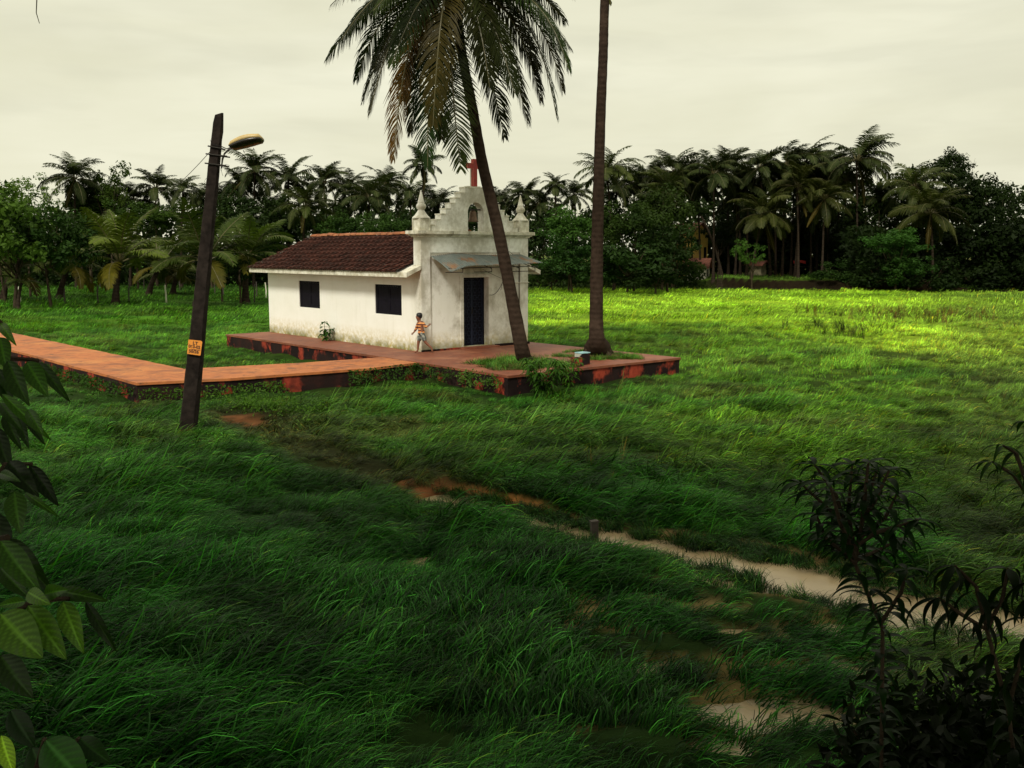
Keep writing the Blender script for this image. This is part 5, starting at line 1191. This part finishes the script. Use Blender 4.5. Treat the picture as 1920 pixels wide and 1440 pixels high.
# dark bush filling the lower right corner
rs_ = np.random.default_rng(77); bb = Vector((1.72, 3.35, .75)); bush = empty('dark_bush', bb); tag(bush, 'nearly black bush filling the bottom right corner', 'bush')
nb_ = 9000; cc = []
while len(cc) < nb_:
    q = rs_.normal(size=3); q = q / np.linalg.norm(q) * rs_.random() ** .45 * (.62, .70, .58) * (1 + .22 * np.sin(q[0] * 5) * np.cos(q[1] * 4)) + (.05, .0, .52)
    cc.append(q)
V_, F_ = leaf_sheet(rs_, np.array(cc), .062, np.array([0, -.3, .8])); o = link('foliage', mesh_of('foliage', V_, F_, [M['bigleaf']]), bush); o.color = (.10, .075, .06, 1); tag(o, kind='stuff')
bs = MB()
for k in range(16): a = k * .39; bs.tube([(0, 0, -.2), (cos(a) * .25, sin(a) * .3, .4), (cos(a) * .5, sin(a) * .55, .75)], [.014, .01, .005], 5)
bs.build('stem', M['wood'], bush)

# ------------------------------------------------------------------ lamp pole
PBs = PZ(352, 812, 0.0); PBs.y = 18.5; PBs = PY(352, 816, 18.5); PT = PY(411, 214, 18.5)
pole = empty('lamp_pole', (PBs.x, PBs.y, 0)); tag(pole, 'leaning dark concrete lamp pole with an orange number patch, left of the chapel', 'lamp pole')
ax_ = (PT - PBs); Lp = ax_.length; axn = ax_.normalized(); Rp = axn.to_track_quat('Z', 'Y').to_matrix(); 
pm = MB(); rr = random.Random(8); N = 40; b0 = 0
for k in range(N + 1):
    t = -.06 + 1.06 * k / N; hw = (.158 - .072 * max(0, t)); hd = .11 - .04 * max(0, t); c = PBs + ax_ * t - Vector((PBs.x, PBs.y, 0))
    j = lambda: rr.uniform(-.006, .006); top = .80 if k == N else 1
    for sx, sy in ((-1, -.6), (-.8, -1), (.8, -1), (1, -.6), (1, .6), (.8, 1), (-.8, 1), (-1, .6)):
        pm.v.append((c.x + sx * hw * top + j(), c.y + sy * hd * top + j(), c.z + (.02 * sx if k == N else 0)))
for k in range(N):
    for i in range(8): i2 = (i + 1) % 8; pm.f.append((k*8+i, k*8+i2, (k+1)*8+i2, (k+1)*8+i)); pm.m.append(0)
pm.f.append(tuple(N*8+i for i in range(8))); pm.m.append(0)
pm.build('shaft', M['pole'], pole)
def onp(v, off=(0, 0, 0)):                        # point on the shaft's axis at picture height v
    t = (816 - v) / (816 - 214.0); return PBs + ax_ * t + Vector(off) - Vector((PBs.x, PBs.y, 0))
# painted number patch
pc_ = onp(645, (.012, -.155, 0)); lean = atan2(ax_.x, ax_.z)
pl = MB(); hw = .125; hh = .135
pl.prism([(-hw, -hh), (hw, -hh), (hw + .01, hh - .01), (hw - .02, hh + .008), (-hw, hh)], 0, .006, 1); plate = pl.build('number_patch', M['plate'], pole, loc=pc_ , rot=(0, lean, 0)); plate.rotation_euler = (0, lean, 0)
def text(s, size, x, z, nm='lettering'):
    cu = bpy.data.curves.new(nm, 'FONT'); cu.body = s; cu.size = size; cu.align_x = 'CENTER'; cu.align_y = 'CENTER'; cu.extrude = .001; cu.offset = .0022
    o0 = bpy.data.objects.new(nm, cu); COL.objects.link(o0); dg = bpy.context.evaluated_depsgraph_get(); me = bpy.data.meshes.new_from_object(o0.evaluated_get(dg)); bpy.data.objects.remove(o0)
    me.materials.clear(); me.materials.append(M['ink']); return link(nm, me, plate, (x, -.003, z), (pi / 2, 0, 0))
text('LT', .085, .01, .080); text('063-02', .078, .0, .012); text('50/26', .082, -.005, -.078)
MB().box((-.055, -.004, -.040), (.115, .0, -.032)).build('lettering', M['ink'], plate)
ib = MB()
for v, e in ((262 + 12, .02), (288, .10), (305, .10)):
    c = onp(v); w_ = .13 - .02 * (816 - v) / 602 + e * .3
    ib.tube([tuple(c + Vector((-w_, -.10, .015))), tuple(c + Vector((w_ + e, -.10, -.03)))], .013, 6).tube([tuple(c + Vector((-w_, .10, .015))), tuple(c + Vector((w_ + e, .10, -.03)))], .013, 6)
    ib.tube([tuple(c + Vector((w_ + e * .8, -.12, -.028))), tuple(c + Vector((w_ + e * .8, .12, -.028)))], .010, 5)
ib.build('clamp', M['iron'], pole)
arm = MB(); O0 = Vector((PBs.x, PBs.y, 0))
arm.tube([tuple(PY(u, v, 18.42) - O0) for u, v in ((415, 316), (417, 300), (421, 288), (428, 281), (437, 277))], [.012, .016, .016, .017, .018], 7).tube([tuple(PY(u, v, 18.42) - O0) for u, v in ((414, 274), (425, 279), (431, 277), (437, 275))], .009, 6)
arm.build('arm', M['iron'], pole)
# lamp head: shallow cover above a dark bowl, seen from below
hd0, hd1 = PY(433, 276, 18.42) - O0, PY(492, 262, 18.35) - O0; hx = (hd1 - hd0); HL = hx.length; hx.normalize(); hy = Vector((0, -1, 0)) ; hz = hx.cross(Vector((0, 1, 0))).normalized(); hz = -hz if hz.z < 0 else hz; tl = Matrix.Rotation(radians(-14), 3, hx); hz = tl @ hz; hy = hz.cross(hx)
def head_ring(t):
    w_ = .055 + .075 * sin(pi * min(1, (t * .75 + .12))) ** .8; w_ *= 1 if t < .93 else .75; return w_
def headpart(name, prof, mat_):
    m = MB(); n = 14; K = 16
    for i in range(n + 1):
        t = i / n; c = hd0 + hx * HL * t + Vector((0, 0, .030 * sin(pi * t * .85))); w_ = head_ring(t); endf = min(1, (t + .02) / .06) * min(1, (1.03 - t) / .08)
        for k in range(K + 1):
            a = pi * k / K; m.v.append(tuple(c + hy * cos(a) * w_ * 1.25 + hz * (sin(a) ** .6) * prof * (.55 + .45 * sin(pi * min(1, t + .15) * .8)) * endf))
    for i in range(n):
        for k in range(K): m.f.append((i*(K+1)+k, i*(K+1)+k+1, (i+1)*(K+1)+k+1, (i+1)*(K+1)+k)); m.m.append(0)
        m.f.append((i*(K+1), (i+1)*(K+1), (i+1)*(K+1)+K, i*(K+1)+K)); m.m.append(0)
    m.f.append(tuple(range(K + 1))); m.m.append(0); m.f.append(tuple(n*(K+1)+k for k in range(K+1))[::-1]); m.m.append(0)
    return m.build(name, mat_, pole, True)
head = headpart('lamp_cover', .115, M['lampshell']); bowl = headpart('lamp_bowl', -.085, M['lampdark'])
lt_ = MB()
for t in (.3, .62): c = hd0 + hx * HL * t - hz * .07; lt_.tube([tuple(c + hy * .10), tuple(c + hy * .10 - hz * .05 + hx * .015)], .007, 5)
for t in (.33, .62): c = hd0 + hx * HL * t + hz * .03; lt_.tube([tuple(c + hy * .13), tuple(c + hy * .15 + hz * .02)], .008, 5)
lt_.build('latch', M['iron'], pole)
wr = MB(); wr.tube([tuple(PY(u, v, 18.40) - O0) for u, v in ((437, 277), (426, 285), (416, 296), (414, 318), (418, 330), (415, 321), (417, 312), (424, 308), (430, 310), (429, 315), (423, 317), (417, 313))], .004, 4, cap=False)
wr.tube([tuple(PY(u, v, 18.40) - O0) for u, v in ((394, 262), (397, 270), (405, 272), (414, 274))], .004, 4).tube([tuple(PY(u, v, 18.40) - O0) for u, v in ((391, 333), (386, 335), (383, 340), (388, 345), (392, 344))], .003, 4)
wr.build('loose_wire', M['black'], pole)
ca_, cb_ = PY(396, 282, 18.5), PY(300, 356, 84); cw = MB().tube([tuple(Vector(p) - ca_) for p in sag(ca_, cb_, .35, 16)], [.006 + .012 * k / 16 for k in range(17)], 4)
tag(cw.build('service_cable', M['postd'], loc=ca_), 'thin cable running from the lamp pole down to the palms on the left', 'cable')

# ------------------------------------------------------------------ small things
# two stubs at the platform edge
p = C2W(.85, -5.72, 0); st_ = MB().box((-.13, -.10, -.02), (.12, .10, .24)); o = st_.build('masonry_stub', M['plinth'], bevel=.02, loc=p, rot=(0, 0, CH_R)); tag(o, 'low dark masonry stub left of the blue-topped block on the platform edge', 'masonry block')
p = C2W(1.30, -5.50, 0); blk = empty('capped_block', p, CH_R); tag(blk, 'dark masonry block with pale blue top on the platform edge between the palms', 'masonry block')
MB().box((-.15, -.12, -.02), (.15, .14, .30)).build('block', M['plinth'], blk, bevel=.012); MB().box((-.165, -.13, .302), (.15, .15, .33)).build('blue_cap', M['cyan'], blk, bevel=.006)
MB().prism([(.302, .12), (.302, -.12), (.02, .02), (.22, .12)][::1] and [(-.12, .298), (.14, .298), (.14, .02), (.04, .14)], -.168, -.152, 0).build('white_side', M['white'], blk)
# stake in the stream
p = PZ(1115, 1018, -.1); sk = MB().box((-.042, -.035, 0), (.042, .035, .26)).box((-.05, -.04, .262), (.05, .04, .285)); tag(sk.build('wooden_stake', M['postd'], loc=p, rot=(.03, -.05, .3), bevel=.006), 'short dark stake standing in the muddy stream', 'stake')
# fence posts
FP = [(38, 570, 66, 'w', 'white fence post at the far left, the leftmost post', 27), (122, 571, 66, 'd', 'dark fence post right of the leftmost white post', 24), (184, 571, 66, 'd', 'rough brown fence post left of the bright young palm', 28), (242, 568, 67, 'd', 'dark fence post just right of the bright young palm', 24),
 (312, 568, 67, 'w', 'white fence post left of the lamp pole', 30), (187, 530, 92, 'd', 'thin far post behind the bright young palm, on its left', 16), (242, 534, 90, 'd', 'thin far post behind the bright young palm, on its right', 18), (270, 536, 88, 'd', 'thin far post between bright young palm and white post', 18), (337, 536, 88, 'd', 'thin far post just left of the lamp pole', 17),
 (403, 545, 80, 'd', 'pale-topped burnt stump post right of the lamp pole', 34), (419, 548, 78, 'd', 'pale grey post right of the burnt stump post', 16), (477, 568, 67, 'd', 'nearer of two dark posts beside the chapel corner', 30), (481, 550, 76, 'd', 'farther of two dark posts beside the chapel corner', 24), (499, 552, 75, 'w', 'pale fence post touching the chapel wall edge', 24)]
for i, (u, v, Y, c, lab, hpx) in enumerate(FP):
    b = PY(u, v, Y); b.z = ground_z(b.x, Y) - .1; h = hpx / F_PX * Y + .25; r = .055 if i in (0, 2, 4) else .045
    m = MB().tube([(0, 0, 0), (rr.uniform(-.03, .03), 0, h * .5), (rr.uniform(-.06, .06), 0, h)], [r * 1.1, r, r * .9], 6)
    tag(m.build('fence_post', M['postw'] if c == 'w' else M['postd'], loc=b), lab, 'post', 'posts of the fence across the left lawn')
M['hut'] = simple('stained_pale_wall', (.26, .23, .14), .85, .4, 3)
# house behind the palms on the right, and its low annex
def house(name, label, c, sz, rz, wall, roofh, wins=(), over=.35):
    r = empty(name, c, rz); tag(r, label, 'house', 'houses among the right-hand palms'); a, b, h = sz
    MB().box((-a/2, -b/2, -1), (a/2, b/2, h)).prism([(-a/2, h), (a/2, h), (0, h + roofh * .95)], -b/2 + .01, b/2 - .01, 1).build('wall', wall, r)
    rf = MB()
    for s in (-1, 1): rf.prism([(s * (a/2 + over), h - .12), (s * (a/2 + over), h + .02), (0, h + roofh + .1), (0, h + roofh - .06)], -b/2 - over, b/2 + over, 1)
    rf.build('roof', M['hroof'], r)
    for (x, zz, w_, hh_, side) in wins:
        wn_ = MB(); 
        if side == 'f': wn_.box((x - w_/2, -b/2 - .03, zz), (x + w_/2, -b/2 - .002, zz + hh_))
        else: wn_.box((-a/2 - .03, x - w_/2, zz), (-a/2 - .002, x + w_/2, zz + hh_))
        wn_.build('window', M['shutter'], r)
    return r
hp = PY(1292, 505, 104); hp.z = .7
house('yellow_house', 'yellow two-storey house glimpsed between the palm trunks on the right', hp, (2.0, 3.4, 4.6), .5, M['yellow'], 1.0, [(-.3, 2.9, .7, 1.1, 'f'), (.65, 2.0, .3, 1.2, 'f')])
hp = PY(1308, 512, 99); hp.z = .7
house('tiled_outhouse', 'low whitewashed outhouse with a broken red tiled roof in front of the yellow house', hp, (2.0, 2.0, 1.2), 1.2, M['housew'], .8, [(0, .3, .5, .7, 'f')])
hp = PY(1418, 512, 103); hp.z = .7
house('pale_hut', 'small pale yellow hut behind the small bright tree on the terrace', hp, (1.3, 1.6, 1.4), .9, M['hut'], .4)
p = PY(1499, 494, 101); cl_ = MB(); 
for i in range(9):
    for j in range(4): pass
V_ = [(x * .14 - .6, .04 * sin(x * 1.7), z_ * .10 - .05 * sin(x * .9)) for z_ in range(4) for x in range(10)]; F_ = [(j*10+i, j*10+i+1, (j+1)*10+i+1, (j+1)*10+i) for j in range(3) for i in range(9)]
me = mesh_of('red_sheet', V_, F_, [M['redcloth']], True); o = link('red_sheet', me, None, p); md = o.modifiers.new('s', 'SOLIDIFY'); md.thickness = .02; tag(o, 'red sheet hanging between palm trunks at the right', 'sheet')
lm_ = MB().tube([tuple(PY(1485, 500, 101) - p), tuple(PY(1518, 500, 101) - p)], .03, 5); lm_.build('line', M['postd'], o, loc=(0, 0, 0))
# stump at the terrace edge
p = PY(1349, 544, 86); p.z = ground_z(p.x, 86); sm_ = MB()
for k in range(6): a = k * 1.1; sm_.tube([(cos(a) * .12, sin(a) * .12, -.1), (cos(a) * .3, sin(a) * .2, .7 + .5 * (k % 3))], [.09, .03], 5)
tag(sm_.build('dead_stump', M['farbark'], loc=p), 'pale splintered stump at the edge of the terrace', 'stump')

# ------------------------------------------------------------------ running child
def skin(name, pts, edges, rad, mats, parent, sub=2, root=0, flat=None):
    me = bpy.data.meshes.new(name); me.from_pydata([tuple(p) for p in pts], edges, []); me.update(); [me.materials.append(m) for m in mats]
    o = link(name, me, parent); s = o.modifiers.new('skin', 'SKIN')
    for i, r in enumerate(rad): me.skin_vertices[0].data[i].radius = r if isinstance(r, tuple) else (r, r); me.skin_vertices[0].data[i].use_root = (i == root)
    s.use_smooth_shade = True; s.branch_smoothing = .6; d = o.modifiers.new('sub', 'SUBSURF'); d.levels = sub; d.render_levels = sub; return o
SKIN = simple('brown_skin', (.20, .075, .040), .55, .1, 9); HAIR = simple('black_hair', (.006, .006, .009), .5, .2, 30)
def striped():
    m, t, b = material('striped_jersey'); x, y, zz = t.sep(t.coord('Object'))
    wv = t.math('FRACT', t.math('ADD', t.math('MULTIPLY', zz, 1 / .088), .15)); dk = t.rng(wv, .56, .60)
    c = t.mix(dk, (.62, .26, .085), (.060, .010, .016)); t.put(b.inputs['Base Color'], c); b.inputs['Roughness'].default_value = .85; return m
def camo():
    m, t, b = material('mottled_grey_cloth'); n = t.noise(14, 3, .6, t.coord('Object')); c = t.mix(t.rng(n, .47, .53), (.08, .09, .085), (.34, .35, .31)); t.put(b.inputs['Base Color'], c); b.inputs['Roughness'].default_value = .9; return m
fp = PZ(781, 662, PZ0); boy = empty('person', (fp.x, fp.y, PZ0 - .004), pi); tag(boy, 'barefoot child running past the chapel corner in orange striped jersey and grey shorts', 'person')
J = dict(pel=(-.15, 0, .62), waist=(-.14, 0, .70), chest=(-.12, 0, .84), neck=(-.085, 0, .965), head0=(-.075, 0, 1.02), head1=(-.080, 0, 1.115),
 ls=(-.05, -.075, .90), le=(.00, -.10, .73), lw=(.085, -.115, .60), lh=(.115, -.118, .565), rs=(-.20, .075, .905), re=(-.29, .13, .775), rw=(-.375, .13, .82), rh=(-.405, .13, .845),
 lhip=(-.115, -.055, .57), lk=(-.055, -.06, .33), la=(-.03, -.06, .065), lt=(.075, -.065, .022), rhip=(-.185, .055, .57), rk=(-.265, .06, .335), ra=(-.455, .065, .155), rt=(-.475, .07, .05))
nm_ = list(J); pts = [Vector(J[k]) for k in nm_]; ix = {k: i for i, k in enumerate(nm_)}
E_ = [('pel','waist'),('waist','chest'),('chest','neck'),('neck','head0'),('head0','head1'),('chest','ls'),('ls','le'),('le','lw'),('lw','lh'),('chest','rs'),('rs','re'),('re','rw'),('rw','rh'),('pel','lhip'),('lhip','lk'),('lk','la'),('la','lt'),('pel','rhip'),('rhip','rk'),('rk','ra'),('ra','rt')]
R_ = dict(pel=.095, waist=.082, chest=.095, neck=.048, head0=.085, head1=.112, ls=.044, le=.031, lw=.024, lh=.027, rs=.044, re=.031, rw=.024, rh=.027, lhip=.070, lk=.047, la=.029, lt=.026, rhip=.070, rk=.047, ra=.029, rt=.026)
edges = [(ix[a], ix[b]) for a, b in E_]; rad = [R_[k] for k in nm_]
def fingers(hand, d, side):
    h = Vector(J[hand]); d = Vector(d).normalized(); s = Vector(side).normalized(); up = d.cross(s)
    for k, (off, ln) in enumerate(((-.016, .040), (-.006, .048), (.005, .045), (.015, .036))):
        a = h + s * off + d * .012; b = a + d * ln * .55 + s * off * .5; c = b + d * ln * .45 - up * .008
        i0 = len(pts); pts.extend([a, b, c]); rad.extend([.0065, .0055, .004]); edges.extend([(ix[hand], i0), (i0, i0 + 1), (i0 + 1, i0 + 2)])
    a = h + s * .022 - d * .004; b = a + s * .016 + d * .018; c = b + d * .014
    i0 = len(pts); pts.extend([a, b, c]); rad.extend([.008, .0065, .005]); edges.extend([(ix[hand], i0), (i0, i0 + 1), (i0 + 1, i0 + 2)])
fingers('lh', (.8, 0, -.35), (.3, 0, .9)); fingers('rh', (-.5, 0, .75), (.8, .1, .3))
skin('body', pts, edges, rad, [SKIN], boy, 2, ix['pel'])
def sub(name, keys, es, sc, mat_, extra=None):
    P = [Vector(J[k]) if isinstance(k, str) else Vector(k) for k, _ in keys]; r = [q for _, q in keys]; skin(name, P, es, r, [mat_], boy, 2, 0)
mid = lambda a, b, t: tuple(Vector(J[a]).lerp(Vector(J[b]), t))
sub('jersey', [('waist', .102), ('chest', .116), ((-.15, 0, .63), .102), ((-.10, 0, .935), .075), ('ls', .060), ('le', .045), (mid('le', 'lw', .8), .034), ('rs', .060), ('re', .045), (mid('re', 'rw', .8), .034)], [(0, 1), (0, 2), (1, 3), (1, 4), (4, 5), (5, 6), (1, 7), (7, 8), (8, 9)], 1, striped())
sub('shorts', [('pel', .112), ((-.145, 0, .67), .100), ('lhip', .088), (mid('lhip', 'lk', .95), .078), ('rhip', .088), (mid('rhip', 'rk', .95), .078)], [(0, 1), (0, 2), (2, 3), (0, 4), (4, 5)], 1, camo())
hm = MB(); hm.lathe([(.030, -.085), (.066, -.070), (.088, -.02), (.092, .03), (.080, .065), (.050, .088), (.012, .097)], (-.098, .006, 1.100), 14); hm.build('hair', HAIR, boy, True)
hm = MB(); hm.lathe([(.004, -.014), (.012, -.008), (.015, 0), (.010, .012), (.004, .022)], (-.004, -.004, 1.075), 6); hm.build('nose', SKIN, boy, True)
for s in (-1, 1):
    MB().lathe([(.003, -.022), (.012, -.012), (.014, .004), (.008, .02)], (-.085, s * .076, 1.085), 6).build('ear', SKIN, boy, True)
    MB().lathe([(.002, -.007), (.007, 0), (.002, .007)], (-.012, s * .028, 1.098), 6).build('eye', HAIR, boy, True)
MB().box((-.006, -.018, 1.040), (.0, .018, 1.046)).build('mouth', simple('lips', (.16, .04, .035)), boy)

# ------------------------------------------------------------------ unseen tree added over the camera to shade the foreground; its bare twig shows
ot = empty('added_shade_tree', (-4.2, -3.2, 1.7)); tag(ot, 'unseen tree added to shade the foreground, its single bare twig dangling into the sky at the top left', 'tree')
om = MB(); O1 = Vector(ot.location)
om.tube([(0, 0, -.3), (0, 0, .3), (.2, .2, 3), (.6, .6, 6.4)], [.55, .42, .34, .26], 12)
for a, r, h in ((.2, 7, 4.4), (.9, 8, 4.8), (1.7, 6, 4.2), (2.6, 6, 3.8), (3.6, 6, 4), (4.5, 6, 4.4), (5.4, 7, 4), (1.2, 5, 6), (0.0, 10, 5.4)):
    s0 = Vector((.5, .5, 5.0 + rs_.random() * 1.2)); e = Vector((cos(a) * r, sin(a) * r, 5 + h)); om.tube([tuple(s0), tuple(s0.lerp(e, .5) + Vector((0, 0, .7))), tuple(e)], [.17, .10, .03], 7)
om.build('trunk', M['wood'], ot)
rs_ = np.random.default_rng(99); cl_ = []
for k in range(210):
    a = rs_.uniform(0, 2 * pi); r = 12.5 * np.sqrt(rs_.random()); cl_.append((4.6 + cos(a) * r * 1.15, 1.0 + sin(a) * r * .62, 8.6 + rs_.normal() * .8 + 2.4 * (1 - (r / 12.5) ** 2)))
cl_ = np.array(cl_); idx = rs_.integers(0, len(cl_), 28000); C_ = cl_[idx] + rs_.normal(size=(28000, 3)) * (.8, .8, .4)
kp = (C_[:, 1] + O1.y < 1) | (C_[:, 2] + O1.z > CAM_Z + .30 * (C_[:, 1] + O1.y) + 1.2); C_ = C_[kp]
V_, F_ = leaf_sheet(rs_, C_, .42, np.array([0, 0, .9])); o = link('crown', mesh_of('crown', V_, F_, [M['leaf']]), ot); o.color = (1, 1, 1, 1)
tq = MB(); t0 = PY(72, -260, 3.0) - O1
tq.tube([tuple(t0 + Vector((-.2, .3, 2.6))), tuple(t0 + Vector((-.05, .1, 1.0))), tuple(t0), tuple(PY(70, -60, 3) - O1), tuple(PY(69, 0, 3) - O1), tuple(PY(68, 24, 3) - O1), tuple(PY(74, 44, 3) - O1)], [.012, .006, .003, .0022, .0017, .0014, .001], 5); tq.build('twig', M['rachis'], ot)
